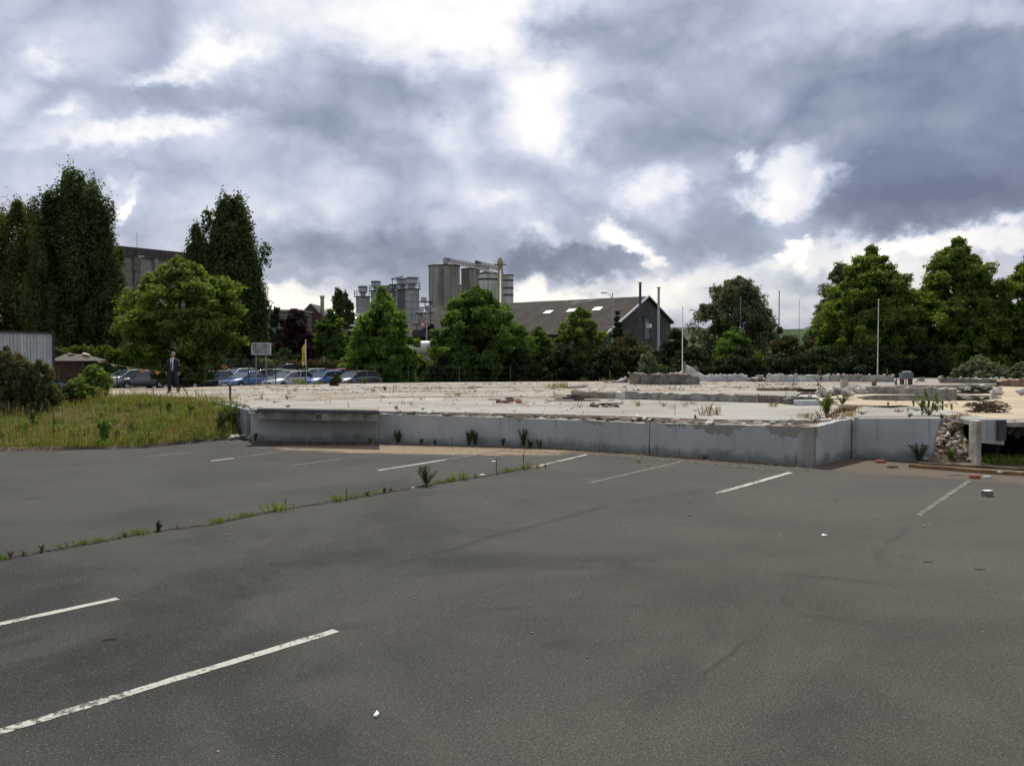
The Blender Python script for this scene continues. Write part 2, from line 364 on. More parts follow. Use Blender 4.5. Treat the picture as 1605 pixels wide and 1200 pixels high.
M_rust = plain('rusty_steel', (.075, .05, .038), .8, var=.4, scale=8)
M_brick = plain('red_brick', (.33, .10, .06), .85, var=.3, scale=9)
M_white = plain('white_paint', (.72, .72, .70), .6, var=.1)
M_steelg = plain('galvanised_steel', (.38, .39, .40), .5, metal=.4, var=.2, scale=4)
M_steeld = plain('dark_steelwork', (.05, .05, .055), .6, var=.3)
M_green = plain('green_fence_paint', (.03, .07, .05), .6)
M_yellow = plain('yellow_paint', (.34, .27, .15), .6, var=.15)
M_teal = plain('teal_machine_paint', (.085, .13, .13), .6, var=.3)
def f_water(s):
    p = s.pos(); n = s.noise(p, 3, 3)
    return pbsdf(s, (.045, .032, .018), .03, s.bump(n, .03, .01), spec=.6)
M_water = mat('puddle_water', f_water)
def f_ground(s):
    p = s.pos(); a = s.noise(p, .05, 6, .6); b = s.noise(p, 1.4, 6, .7)
    c = s.mix(s.ss(a, .35, .65), (.07, .085, .03), (.13, .12, .055)); c = s.mix(s.ss(b, .5, .7), c, (.05, .06, .02))
    return pbsdf(s, c, .95, s.bump(b, .4, .1), spec=.1)
M_ground = mat('rough_ground', f_ground)
def f_field(s):
    p = s.pos(); b = s.noise(p, .7, 6, .65); c = s.mix(s.ss(b, .35, .65), (.075, .080, .022), (.13, .095, .04))
    return pbsdf(s, c, .95, s.bump(s.noise(p, 14, 5, .7), .8, .05), spec=.1)
M_field = mat('field_soil', f_field)
def f_hill(s):
    p = s.pos(); b = s.noise(p, .03, 8, .7); c = s.mix(s.ss(b, .4, .6), (.035, .055, .03), (.075, .10, .05))
    return pbsdf(s, c, .95, s.bump(b, 1, 4), spec=.05)
M_hill = mat('wooded_hillside', f_hill)
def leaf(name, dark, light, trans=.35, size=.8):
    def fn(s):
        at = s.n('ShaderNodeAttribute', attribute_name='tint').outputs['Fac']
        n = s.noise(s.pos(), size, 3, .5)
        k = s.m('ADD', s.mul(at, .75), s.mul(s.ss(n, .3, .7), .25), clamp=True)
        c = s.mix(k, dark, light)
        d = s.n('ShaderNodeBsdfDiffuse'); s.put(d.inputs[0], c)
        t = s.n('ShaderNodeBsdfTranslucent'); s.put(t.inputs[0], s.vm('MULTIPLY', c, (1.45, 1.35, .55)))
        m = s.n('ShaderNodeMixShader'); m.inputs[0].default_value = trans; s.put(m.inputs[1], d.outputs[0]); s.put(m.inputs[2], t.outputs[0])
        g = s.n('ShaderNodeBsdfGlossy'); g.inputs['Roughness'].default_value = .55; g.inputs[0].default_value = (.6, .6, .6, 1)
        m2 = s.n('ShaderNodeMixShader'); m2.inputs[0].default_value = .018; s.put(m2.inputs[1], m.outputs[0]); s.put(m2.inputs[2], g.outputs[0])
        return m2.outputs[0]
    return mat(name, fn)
L_pop = leaf('poplar_leaf', (.028, .050, .015), (.085, .125, .034), .30)
L_popo = leaf('olive_poplar_leaf', (.045, .06, .016), (.125, .14, .035), .35)
L_round = leaf('bright_broad_leaf', (.052, .090, .018), (.185, .25, .048), .48)
L_lime = leaf('lime_leaf', (.060, .125, .022), (.20, .31, .06), .50)
L_deep = leaf('deep_green_leaf', (.034, .080, .015), (.135, .22, .040), .45)
L_plane = leaf('plane_tree_leaf', (.050, .095, .016), (.185, .265, .045), .48)
L_purple = leaf('purple_leaf', (.020, .012, .014), (.055, .026, .032), .2)
L_silver = leaf('silvery_willow_leaf', (.055, .072, .036), (.165, .19, .10), .34)
L_brown = leaf('brownish_olive_leaf', (.030, .032, .011), (.095, .088, .028), .3)
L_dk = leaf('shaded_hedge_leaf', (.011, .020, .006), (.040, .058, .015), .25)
L_hedge = leaf('clipped_hedge_leaf', (.045, .085, .012), (.115, .18, .025), .4)
L_tam = leaf('feathery_brown_leaf', (.035, .042, .014), (.17, .155, .065), .35)
L_weed = leaf('weed_leaf', (.055, .10, .018), (.17, .24, .04), .42)
L_weedd = leaf('dark_weed_leaf', (.028, .05, .014), (.07, .10, .028), .3)
L_dry = leaf('dry_stalk', (.14, .10, .05), (.32, .25, .12), .3)
L_grass = leaf('field_grass', (.065, .080, .018), (.17, .19, .050), .42, .35)
L_grassg = leaf('fresh_grass', (.075, .12, .018), (.19, .26, .045), .42)
L_rust = leaf('rusty_dock_leaf', (.10, .05, .02), (.22, .12, .04), .3)
M_bark = plain('bark', (.09, .075, .055), .95, var=.4, scale=5, bump=.5)
M_stem = plain('green_stem', (.09, .11, .035), .8)

# ------------------------------------------------------------------ foliage
def leaves(rng, C, Rr, n, size, up=.35, tl=None, shell=.75):
    """leaf kites on the skin of clumps; C (k,3), Rr (k,3)"""
    k = len(C); idx = np.repeat(np.arange(k), n); N = len(idx)
    d = rng.normal(size=(N, 3)); d /= np.linalg.norm(d, axis=1, keepdims=True)
    r = 1-(1-shell)*rng.random((N, 1))**.7*1.6
    lump = 1+.28*np.sin(d[:, :1]*5.3+C[idx][:, :1]*9)*np.sin(d[:, 1:2]*4.7+C[idx][:, 1:2]*7+1)+.22*np.sin(d[:, 2:]*6.1+C[idx][:, 2:]*8)
    P = C[idx]+d*r*Rr[idx]*lump*(1+.14*np.clip(rng.normal(size=(N, 1)), -2, 1.2))
    nn = d+np.array([0, 0, up])+rng.normal(size=(N, 3))*.55; nn /= np.linalg.norm(nn, axis=1, keepdims=True)
    t = rng.normal(size=(N, 3)); t -= (t*nn).sum(1, keepdims=True)*nn; t /= np.linalg.norm(t, axis=1, keepdims=True); b = np.cross(nn, t)
    sz = size*(.6+.8*rng.random((N, 1)))
    V = np.stack([P-t*sz*.55-b*sz*.2, P+b*sz*.55, P+t*sz*.55-b*sz*.2], 1).reshape(-1, 3)
    Fq = np.arange(3*N).reshape(-1, 3)
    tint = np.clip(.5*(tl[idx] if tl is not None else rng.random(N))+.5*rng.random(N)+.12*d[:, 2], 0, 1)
    return V, Fq, tint
PROF = {
 'poplar': [(0, .68), (.15, .9), (.35, 1), (.60, .97), (.78, .86), (.90, .68), (1, .30)],
 'round': [(0, .62), (.15, .92), (.38, 1), (.62, .9), (.84, .60), (1, .12)],
 'oval': [(0, .42), (.12, .60), (.28, .88), (.48, 1), (.68, .92), (.87, .62), (1, .12)],
 'cone': [(0, .85), (.2, 1), (.5, .84), (.78, .52), (1, .06)],
 'plane': [(0, .72), (.2, 1), (.45, .95), (.68, .72), (.86, .44), (1, .06)],
 'bush': [(0, .95), (.3, 1), (.6, .86), (.85, .55), (1, .15)],
}
def crown_clumps(rng, prof, rx, ry, z0, z1, n, lr, elong=1.0, cx=0, cy=0):
    ts = np.array([a for a, _ in PROF[prof]]); rs = np.array([b for _, b in PROF[prof]])
    t = []
    while len(t) < n:
        q = rng.random()
        if rng.random() < np.interp(q, ts, rs)+.12: t.append(q)
    t = np.array(t); rr = np.interp(t, ts, rs); th = rng.random(n)*2*np.pi; ra = (.30+.70*rng.random(n)**.45)*rr*(1+.15*rng.normal(size=n))
    ra = np.maximum(ra-.55*lr/max(rx, .01), 0)
    C = np.stack([cx+ra*rx*np.cos(th), cy+ra*ry*np.sin(th), z0+(z1-z0)*t-lr*elong*.6*t], 1)
    s0 = lr*(.5+.95*rng.random(n))*(.72+.28*rr); Rr = np.stack([s0, s0, s0*elong*(.75+.3*rng.random(n))], 1)
    return C, Rr
def tree(name, label, cat, px, topy, halfpx, Y, prof, lm, group=None, base=-.32, low=.12, lr=.2, clumps=70, n=230, size=.26, elong=1.0, seed=0, spires=(), trunk=True, depth=1.0, zbase=None):
    rng = np.random.default_rng(seed+int(px)); p = A(px, topy, Y); H = p.z-base; rx = halfpx*Y/F; z0 = H*low
    root = thing(name, label, cat, (p.x, Y, base), 0, group)
    clumps = int(clumps*1.25); C, Rr = crown_clumps(rng, prof, rx, rx*depth, z0, H, clumps, lr*rx*.88, elong)
    for (dx, tp, wf, k) in spires:      # dx in px, top pixel, half width px, clumps
        c2, r2 = crown_clumps(rng, 'poplar', wf*Y/F, wf*Y/F, z0, A(px, tp, Y).z-base, k, lr*rx*.8, elong*1.1, cx=dx*Y/F, cy=rng.uniform(-.3, .3)*rx)
        C = np.vstack([C, c2]); Rr = np.vstack([Rr, r2])
    tl = rng.random(len(C)); V, Fq, ti = leaves(rng, C, Rr, int(n*1.35), size*.78, tl=tl)
    npmesh('crown', V, Fq, lm, root, ti)
    if trunk:
        rr = random.Random(seed+int(px)); bm = B(); tr = max(.05, .028*H)
        tube(bm, [(0, 0, -.1), (.1*tr, 0, H*.3), (-.3*tr, .2*tr, H*.6), (0, 0, H*.88)], [tr*1.2, tr*.85, tr*.5, tr*.12], 8)
        for i in range(9):
            z = H*(.12+.055*i); a = rr.uniform(0, 6.3); L = rx*rr.uniform(.35, .5)
            tube(bm, [(0, 0, z), (math.cos(a)*L*.5, math.sin(a)*L*.5, z+L*.35), (math.cos(a)*L, math.sin(a)*L, z+L*.9)], [tr*.42, tr*.25, tr*.08], 5)
        obj('trunk', bm, M_bark, root)
    return root

# ================================================================== THE SETTING
rng0 = random.Random(7)
bm = B(); sheet(bm, [(-3500, -400), (3500, -400), (3500, 5000), (-3500, 5000)], -.32); tag(obj('ground', bm, M_ground), kind='structure')
bm = B(); lotp = [(-45, -30), (45, -30), (45, 27.5), (10.2, 27.5), (-7, 27.6)] + [tuple(G(x, y)[:2]) for x, y in ((393, 684), (330, 691), (230, 701), (100, 704.5), (0, 706), (-400, 711))] + [(-45, 23)]
sheet(bm, lotp, 0.0); lot = tag(obj('parking_lot', bm, M_asph), kind='structure')
bm = B(); sheet(bm, [(-60, 55), (60, 55), (60, 84), (-60, 84)], -.25); tag(obj('car_park', bm, plain('far_asphalt', (.07, .066, .06), .9, var=.2)), kind='structure')
def line(a, b, wd=.11, m=M_paint, z=.004):
    p, q = G(*a), G(*b); d = (q-p); L = d.length; d /= L; n = Vector((-d.y, d.x, 0))*wd/2; bm = B(); k = max(2, int(L/.12)); prev = None
    for i in range(k+1):
        c = p+d*(L*i/k); e1, e2 = rng0.uniform(.84, 1.05), rng0.uniform(.84, 1.05)
        if i in (0, k): c = c+d*rng0.uniform(-.03, .03)
        cur = (bm.verts.new((c.x+n.x*e1, c.y+n.y*e1, z)), bm.verts.new((c.x-n.x*e2, c.y-n.y*e2, z)))
        if prev: bm.faces.new((prev[0], cur[0], cur[1], prev[1]))
        prev = cur
    return obj('painted_line', bm, m, lot)
for a, b, wd, m in (((-90, 1174), (527, 988), .115, M_paint), ((-90, 997), (187, 937.5), .11, M_paint), ((594, 736.8), (700, 720), .11, M_paint), ((702, 719.6), (780, 707.3), .11, M_faded),
                    ((924, 756.5), (1072, 722.5), .10, M_faded), ((1124, 773), (1240, 740), .13, M_paint), ((1440, 807), (1520, 753), .10, M_faded), ((838, 731.5), (921, 712), .11, M_paint),
                    ((454, 729.6), (536, 719.2), .09, M_faded), ((332, 722), (366, 718), .10, M_paint), ((372, 717.4), (470, 703), .08, M_faded), ((219.6, 716.4), (300, 709), .10, M_faded), ((90, 709.5), (150, 706.5), .09, M_faded)):
    line(a, b, wd, m)
for a, b in (((781, 706.6), (931, 712.6)), ((933, 712.7), (1075, 723.6)), ((1078, 724), (1238, 739)), ((380, 698.4), (428, 697.6))): line(a, b, .09, M_faded, .0085)
# open joint across the asphalt
JP = [(-60, 889), (0, 877.5), (70, 864), (150, 850), (240, 833), (330, 822), (350, 817), (450, 797), (530, 785), (600, 772.5), (655, 763), (700, 755.5), (760, 746), (830, 733.5)]
JW = [G(x, y) for x, y in JP]
def along(pts, t):
    ls = [(b-a).length for a, b in zip(pts, pts[1:])]; d = t*sum(ls)
    for (a, b, l) in zip(pts, pts[1:], ls):
        if d <= l: return a+(b-a)*(d/l)
        d -= l
    return pts[-1].copy()
bm = B(); prev = None
for i in range(260):
    c = along(JW, i/259); d = (along(JW, min(1, i/259+.01))-along(JW, max(0, i/259-.01))).normalized(); n = Vector((-d.y, d.x, 0)); wv = rng0.uniform(.02, .075)
    cc = c+n*rng0.uniform(-.02, .02); cur = [bm.verts.new(cc+n*wv+Vector((0, 0, .004))), bm.verts.new(cc+Vector((0, 0, .020))), bm.verts.new(cc-n*wv+Vector((0, 0, .004)))]
    if prev:
        bm.faces.new((prev[0], cur[0], cur[1], prev[1])); bm.faces.new((prev[1], cur[1], cur[2], prev[2]))
    prev = cur
obj('soil_joint', bm, plain('joint_soil', (.035, .028, .02), .95, var=.5, scale=12, bump=.5), lot)

# grass field on the left (height grid)
FE = [G(x, y) for x, y in ((-400, 711), (0, 706), (100, 704.5), (230, 701), (330, 691), (393, 684))]
def yfront(x):
    return float(np.interp(x, [p.x for p in FE], [p.y for p in FE]))
def fieldz(x, y):
    k = max(0, min(1, (x+13.5)/5.5)); q = max(0, min(1, (y-yfront(x)+.15)/(8.0-4.2*k))); q = q*q*(3-2*q) if k < .5 else q**.8*(1.1-.1*q)
    return .03+.84*q*(1-.12*k)+.05*math.sin(x*1.7+y*.6)*q
bm = B(); nx, ny = 110, 40; gv = {}
for i in range(nx+1):
    x = -42+(42-8.0)*i/nx; y0 = yfront(x); y1 = 34+max(0, -18-x)*1.2 if x < -17 else 34
    if x > -12.6: y1 = min(y1, 27.0+(-8.0-x)*1.72)
    for j in range(ny+1):
        y = y0+(max(y1, y0+.3)-y0)*(j/ny)**1.2; gv[i, j] = bm.verts.new((x, y, fieldz(x, y)+rng0.uniform(-.015, .015)))
for i in range(nx):
    for j in range(ny): bm.faces.new((gv[i, j], gv[i+1, j], gv[i+1, j+1], gv[i, j+1]))
tag(obj('grass_field', bm, M_field, smooth=True), kind='structure')
bm = B(); prev = None
for i in range(120):                                     # broken earth edge of the field
    x = -30+(30-8.1)*i/119; y = yfront(x); cur = [bm.verts.new((x, y-.10+rng0.uniform(-.05, .05), .005)), bm.verts.new((x, y+rng0.uniform(-.03, .05), .07+rng0.uniform(0, .04))), bm.verts.new((x, y+.3, .06))]
    if prev:
        for a in (0, 1): bm.faces.new((prev[a], cur[a], cur[a+1], prev[a+1]))
    prev = cur
tag(obj('earth_verge', bm, M_dirt), kind='structure')
# wooded hill far off
bm = B(); hv = {}
for i in range(161):
    for j in range(7):
        x = -1800+i*25; y = 900+j*90; h = [-1, 9, 20, 29, 33, 32, 20][j]*(1+.18*math.sin(x/330+1)+.05*math.sin(x/70))+rng0.uniform(-1.2, 1.2)*(j > 0)
        hv[i, j] = bm.verts.new((x, y, h))
for i in range(160):
    for j in range(6): bm.faces.new((hv[i, j], hv[i+1, j], hv[i+1, j+1], hv[i, j+1]))
tag(obj('hill', bm, M_hill, smooth=True), kind='structure')

# ================================================================== THE RUINED PLATFORM
plat = thing('ruined_platform', 'long ruined concrete floor slab of a demolished building behind a pale blue grey retaining wall', 'building foundation', (0, 22, 0))
PO = Vector((0, -22, 0))
def pobj(name, bm, m, smooth=False): return obj(name, bm, m, plat, loc=PO, smooth=smooth)
WB = [(393, 690), (480, 691.5), (594, 693.5), (700, 696.5), (865, 701), (980, 708), (1018, 711.5), (1130, 719.5), (1275, 730.4)]   # foot of wall
WT = [(393, 641), (480, 645), (594, 648), (700, 651.5), (865, 656.8), (980, 661.7), (1018, 662.7), (1130, 665.5), (1275, 668.7)]
wall = []
for (a, b), (c, d) in zip(WB, WT):
    g = G(a, b); wall.append((g.x, g.y, CAMH+ray(c, d).z/ray(c, d).y*g.y))
side = [wall[-1]]; g = G(1335, 716); side.append((g.x, g.y, .965)); g2 = G(1457, 724)
ret = [side[1], (g2.x, g2.y, 1.04)]
def offs(pts, t):
    out = []
    for i, p in enumerate(pts):
        a = Vector(pts[max(0, i-1)][:2]); b = Vector(pts[min(len(pts)-1, i+1)][:2]); d = (b-a).normalized(); out.append((p[0]-d.y*t, p[1]+d.x*t, p[2]))
    return out
def wallpanel(pts, name='wall_panel', t=.24, foot=-.05, rag=.012, m=M_wall):
    bm = B(); dense = []
    for a, b in zip(pts, pts[1:]):
        L = math.dist(a[:2], b[:2]); k = max(1, int(L/.16))
        for j in range(k): dense.append(tuple(a[q]+(b[q]-a[q])*j/k+(rng0.uniform(-rag, rag) if q == 2 and j else 0) for q in range(3)))
    dense.append(pts[-1]); back = offs(dense, t); pr = None
    for f_, b_ in zip(dense, back):
        c = [bm.verts.new((f_[0], f_[1], foot)), bm.verts.new((f_[0], f_[1], f_[2])), bm.verts.new((b_[0], b_[1], f_[2]+rng0.uniform(-.03, .02))), bm.verts.new((b_[0], b_[1], foot))]
        if pr:
            for a in range(4): bm.faces.new((pr[a], c[a], c[(a+1) % 4], pr[(a+1) % 4]))
        else: bm.faces.new(c)
        pr = c
    bm.faces.new(pr); return pobj(name, bm, m)
def cut(pts, i0, i1, e0=0, e1=0):
    q = [tuple(p) for p in pts[i0:i1+1]]
    def mv(a, b, e):
        d = Vector(b)-Vector(a); d.z = 0; L = d.length; return tuple(Vector(a)+(Vector(b)-Vector(a))*(e/L))
    if e0: q[0] = mv(q[0], q[1], e0)
    if e1: q[-1] = mv(q[-1], q[-2], e1)
    return q
wallpanel(cut(wall, 0, 2, 0, .008)); wallpanel(cut(wall, 2, 6, .008, .012)); wallpanel(cut(wall, 6, 8, .012, .0))
sp = [(side[0][0]+.06, side[0][1]+.02, .90), (side[1][0]-.02, side[1][1]-.02, .965)]
wallpanel(sp, t=.2)
# return wall with slanted broken end
bm = B(); p, q = Vector((ret[0][0]+.03, ret[0][1]-.02, 0)), Vector((ret[1][0], ret[1][1], 0)); d = (q-p).normalized(); n = Vector((-d.y, d.x, 0))*.26
L = (q-p).length; prof = [(0, -.05), (0, .965), (L*.5, 1.0), (L+.02, 1.04), (L+.20, 1.045), (L+.10, .55), (L+.02, -.05)]
fr = [bm.verts.new(p+d*a+Vector((0, 0, z))) for a, z in prof]; bk = [bm.verts.new(p+d*a+n+Vector((0, 0, z))) for a, z in prof]
bm.faces.new(fr); bm.faces.new(bk)
for i in range(len(prof)): bm.faces.new((fr[i], fr[(i+1) % len(prof)], bk[(i+1) % len(prof)], bk[i]))
pobj('wall_panel', bm, M_wall)
bm = B(); box(bm, (side[1][0]+.01, side[1][1]-.06, .46), (.07, .07, .93)); pobj('downpipe', bm, M_conc)
# wall along the grass, running back to the left
gl = [G(300, 622, .88), G(393, 640, .90)]
gw = [(gl[0].x-6.5, gl[0].y+.3, .86), (gl[0].x, gl[0].y, .88), (gl[1].x-.02, wall[0][1]+.35, .885)]
wallpanel([gw[1], gw[2]], rag=.02, m=plain('dull_render', (.22, .23, .23), .9, var=.3, scale=1, bump=.3)); wallpanel([gw[0], gw[1]], rag=.02, t=.3, m=M_conc)
# earth and rubble fill under the slabs
inner = offs(wall, .24)
open_l, open_r, open_y = G(1530, 727), 26.0, 21.2
fill = [(gw[0][0], gw[0][1]+.1)] + [(gw[1][0]+.15, gw[1][1]+.25), (inner[0][0]+.1, inner[0][1]+.1)] + [(q[0], q[1]) for q in inner[1:-1]] + [(side[0][0]-.1, side[0][1]+.3), (side[1][0]-.15, side[1][1]+.28), (ret[1][0]-.1, ret[1][1]+.3), (ret[1][0]+.05, 24.2), (11.6, 24.2), (11.6, 27.5), (26, 27.5), (38, 40), (38, 60), (-5, 52.5), (-14, 48), (-19, 42), (-32, 42), (-32, 34)]
bm = B(); prism(bm, fill, -.04, .79); pobj('rubble_fill', bm, M_dirt2)
rr = random.Random(11)
def slab(name, px, z, th, m=M_slab, step=.35, amp=.05):
    pts = [tuple(G(x, y, z)[:2]) for x, y in px]; bm = B(); prism(bm, [tuple(q) for q in ragged(pts, step, amp, rr)], z-th, z); return pobj(name, bm, m)
slab('floor_slab', [(430, 641.5), (594, 644.3), (700, 646), (865, 648.8), (980, 652), (1060, 655), (1130, 657), (1230, 658.5), (1278, 657.5), (1300, 650), (1316, 640), (1312, 634.5), (1245, 632), (1190, 631), (900, 623.5), (760, 621.5), (600, 623), (460, 628), (402, 636)], .88, .14)
slab('floor_slab', [(-40, 621), (300, 621.3), (352, 629), (396, 637.5), (460, 627.6), (600, 622.4), (760, 621), (898, 622.8), (905, 612), (880, 606.8), (560, 609.5), (-60, 612.6)], .885, .10)
slab('floor_slab', [(-80, 612.2), (560, 609), (878, 606.4), (960, 602), (1000, 599), (900, 598.4), (700, 598.8), (560, 601), (400, 605.5), (280, 608.5), (-60, 609.2)], .875, .09)
slab('floor_slab', [(1338, 653), (1400, 653.4), (1474, 653.8), (1474, 640), (1420, 636), (1345, 637)], .975, .16)
slab('silt_floor', [(1420, 635.6), (1476, 640), (1520, 650), (1560, 655.5), (2300, 655.5), (2100, 603), (1560, 603.2), (1470, 608), (1352, 611), (1300, 622), (1318, 634)], .965, .17, M_sand)
slab('floor_slab', [(897, 614.6), (1187, 618.8), (1243, 620), (1262, 613), (1320, 607), (1420, 604), (1560, 602), (1560, 593), (1400, 592.2), (1000, 592.2), (935, 600)], 1.10, .33, M_slab, .5, .08)
# projecting loading ledge with a pale rounded tip
ft = [G(398, 640, 1.0), G(446, 640.6, 1.0), G(500, 641.6, 1.0), G(594, 643.2, 1.0)]
bk = [G(590, 630, .886), G(549, 628, .886), G(450, 630, .886), G(398, 635, .93)]
bm = B(); prism(bm, [q[:2] for q in ft+bk], [.70, .70, .70, .70, .70, .70, .70, .72], [1.0]*4+[.892, .892, .892, .94]); pobj('loading_ledge', bm, plain('ledge_concrete', (.20, .185, .155), .9, var=.4, scale=2.2, bump=.5, streak=1.6))
bm = B(); a, b = ft[0]+Vector((0, -.03, -.045)), ft[3]+Vector((0, -.03, -.045)); bar(bm, a, b, .05, .07); pobj('ledge_lip', bm, M_steeld)
bm = B(); prism(bm, [q[:2] for q in [ft[0]+Vector((.06, .04, 0)), ft[3]+Vector((-.03, .04, 0))]+bk[:3]+[bk[3]+Vector((.08, 0, 0))]], [.99]*2+[.89]*3+[.94], [1.012]*2+[.902]*3+[.952]); pobj('ledge_topping', bm, M_slab)
bm = B()
for k, (dx, dy, dz, r) in enumerate(((-.02, .25, 0, .10), (-.06, 0, 0, .12), (.02, -.08, -.02, .10), (-.03, -.02, -.12, .09), (.06, .5, .01, .08))): rock_mesh(bm, ft[0]+Vector((dx, dy, dz)), r, rr, .8)
pobj('broken_tip', bm, M_concl)
for px in (500, 582):
    bm = B(); c = G(px, 641.5, 1.0); box(bm, (c.x, c.y-.02, .80), (.14, .06, .1)); pobj('anchor_socket', bm, M_rust)
# loose rubble in the trench between wall and slab
bm = B()
for i in range(1500):
    t = rr.random(); k = t*(len(inner)-1); i0 = min(int(k), len(inner)-2); e = k-i0; a = Vector(inner[i0]); b = Vector(inner[i0+1]); c = a.lerp(b, e)
    if c.x < -3.6: continue
    off = rr.uniform(-.12, .55) if c.x < 3 else rr.uniform(-.1, 1.3)
    r = rr.choice((.02, .03, .03, .045, .06)); rock_mesh(bm, (c.x+off*.2, c.y+off, .79+r*.5+.03*rr.random()), r, rr, .6)
    if i > 900: break
tag(pobj('trench_rubble', bm, M_concd), kind='stuff')
for i in range(60):
    t = rr.random()**.8; k = t*(len(inner)-1); i0 = min(int(k), len(inner)-2); c = Vector(inner[i0]).lerp(Vector(inner[i0+1]), k-i0)
    if c.x < -3.4: continue
    off = rr.uniform(0, .4) if c.x < 2.5 else rr.uniform(.05, 1.2); bm = B(); r = rr.uniform(.06, .13); rock_mesh(bm, (c.x+off*.2, c.y+off, .80+r*.4), r, rr, .5)
    pobj('concrete_lump', bm, rr.choice((M_concm, M_concl, M_concm, M_concd, M_brick if rr.random() < .2 else M_concm)))
# soil heaped in the trench
bm = B(); prev = None
for i in range(90):
    k = i/89*(len(inner)-1)*.999; i0 = int(k); c = Vector(inner[i0]).lerp(Vector(inner[i0+1]), k-i0)
    if c.x < -3.6: continue
    wdt = .35 if c.x < 2 else .35+(c.x-2)*.27
    cur = [bm.verts.new((c.x+wdt*.2*j/4, c.y+wdt*j/4, .785+.07*math.sin(math.pi*j/4)*rr.uniform(.4, 1.4)+.012*j/4)) for j in range(5)]
    if prev:
        for j in range(4): bm.faces.new((prev[j], cur[j], cur[j+1], prev[j+1]))
    prev = cur
pobj('trench_soil', bm, M_dirt)

# broken low walls standing on the slab
def lowwall(name, label, pts_px, z, hts, t, m, group=None, rag=.04, segs=None, cap=None):
    """pts_px: foot pixels on level z; hts: height per point"""
    P = [G(x, y, z) for x, y in pts_px]; root = thing(name, label, 'low wall', tuple(P[0]), 0, group); o = P[0]
    for i in range(len(P)-1):
        a, b = P[i]-o, P[i+1]-o; h0, h1 = hts[i], hts[i+1]; L = (b-a).length; d = (b-a)/L; n = Vector((-d.y, d.x, 0))*t; k = max(2, int(L/.18)); bm = B(); pr = None; a = a+d*.008
        for j in range(k+1):
            c = a+d*((L-.016)*j/k); h = h0+(h1-h0)*j/k+rr.uniform(-rag, rag); h = max(.03, h); w_ = rr.uniform(-.004, .004)
            cur = [bm.verts.new(c+Vector((0, w_, -.02))), bm.verts.new(c+Vector((0, w_, h))), bm.verts.new(c+n*.5+Vector((0, 0, h+rr.uniform(-rag, rag)*.6))), bm.verts.new(c+n+Vector((0, 0, h+rr.uniform(-rag, rag)))), bm.verts.new(c+n+Vector((0, 0, -.02)))]
            if pr:
                for q in range(5): bm.faces.new((pr[q], cur[q], cur[(q+1) % 5], pr[(q+1) % 5]))
            else: bm.faces.new(cur)
            pr = cur
        bm.faces.new(pr); obj('wall_block', bm, m[i % len(m)] if isinstance(m, (list, tuple)) else m, root)
    if cap:
        for _ in range(cap):
            i = rr.randrange(len(P)-1); c = (P[i].lerp(P[i+1], rr.random())-o); r = rr.uniform(.04, .10); bm = B(); rock_mesh(bm, (c.x, c.y+t*.5, max(hts[i], hts[i+1])+r*.3), r, rr, .6); obj('broken_lump', bm, M_concl, root)
    return root
lowwall('low_wall', 'long grey broken wall stub across the middle of the slab beside the dirt piles', [(895, 623), (922, 623.6), (955, 624.4), (980, 625.4), (1020, 626.4), (1060, 627.4), (1110, 628.8), (1150, 629.8), (1187, 630.6)], .88, [.24, .25, .22, .26, .25, .25, .26, .25, .26], .3, [M_conc, M_concd, M_concl, M_conc, M_conc, M_conc, M_conc, M_conc])
lowwall('low_wall', 'short brown stub of wall with rusty bars at the right end of the long grey one', [(1202, 631.2), (1225, 632), (1250, 633)], .88, [.22, .25, .16], .25, M_concd)
lowwall('low_wall', 'tall dark brown wall remnant under the leaning concrete shard', [(986, 601.5), (1010, 602.4), (1040, 603), (1075, 603), (1097, 602.2)], 1.10, [.50, .46, .46, .50, .32], .5, M_concd, cap=10, rag=.06)
lowwall('low_wall', 'stepped grey wall stub left of the tall dark remnant', [(947, 602.5), (968, 602.5), (985, 602)], 1.02, [.14, .15, .28], .4, M_conc, cap=4)
lowwall('low_wall', 'pale painted low wall with a white rubble cap right of the concrete shard', [(1108, 597.6), (1140, 597.4), (1172, 597.4)], 1.10, [.30, .33, .30], .3, M_bluec, cap=10, rag=.02)
lowwall('low_wall', 'long pale low wall with a broken white cap behind the flagpole with no flag on the right', [(1205, 598.4), (1250, 598.2), (1300, 598), (1350, 598.2), (1402, 598.8)], 1.10, [.36, .34, .34, .33, .30], .35, [M_bluec, M_bluec, M_conc, M_conc], cap=26, rag=.02)
lowwall('low_wall', 'grey low wall standing at the back of the long puddle', [(1356, 616.6), (1400, 617.4), (1450, 618), (1500, 618.4)], .968, [.25, .26, .25, .22], .3, M_conc, cap=8)
lowwall('low_wall', 'dark low wall at the far right edge of the slab before the shrubs', [(1474, 603.2), (1520, 603.6), (1562, 604)], 1.0, [.33, .32, .28], .4, M_concd, cap=5)
lowwall('low_wall', 'rust brown broken wall at the right edge of the picture', [(1556, 604.6), (1600, 606), (1680, 608)], .97, [.22, .36, .34], .5, plain('brown_masonry', (.17, .11, .08), .95, var=.5, bump=.4), cap=10, rag=.08)
lowwall('low_wall', 'low soil covered wall line behind the white sunken slab', [(1190, 612.5), (1225, 612.3), (1262, 612)], 1.10, [.10, .12, .08], .3, M_dirt2)
lowwall('low_wall', 'broken kerb of brown concrete in front of the white sunken slab', [(1236, 633.2), (1270, 632.8), (1305, 631)], .90, [.20, .22, .12], .45, M_concd, cap=8)
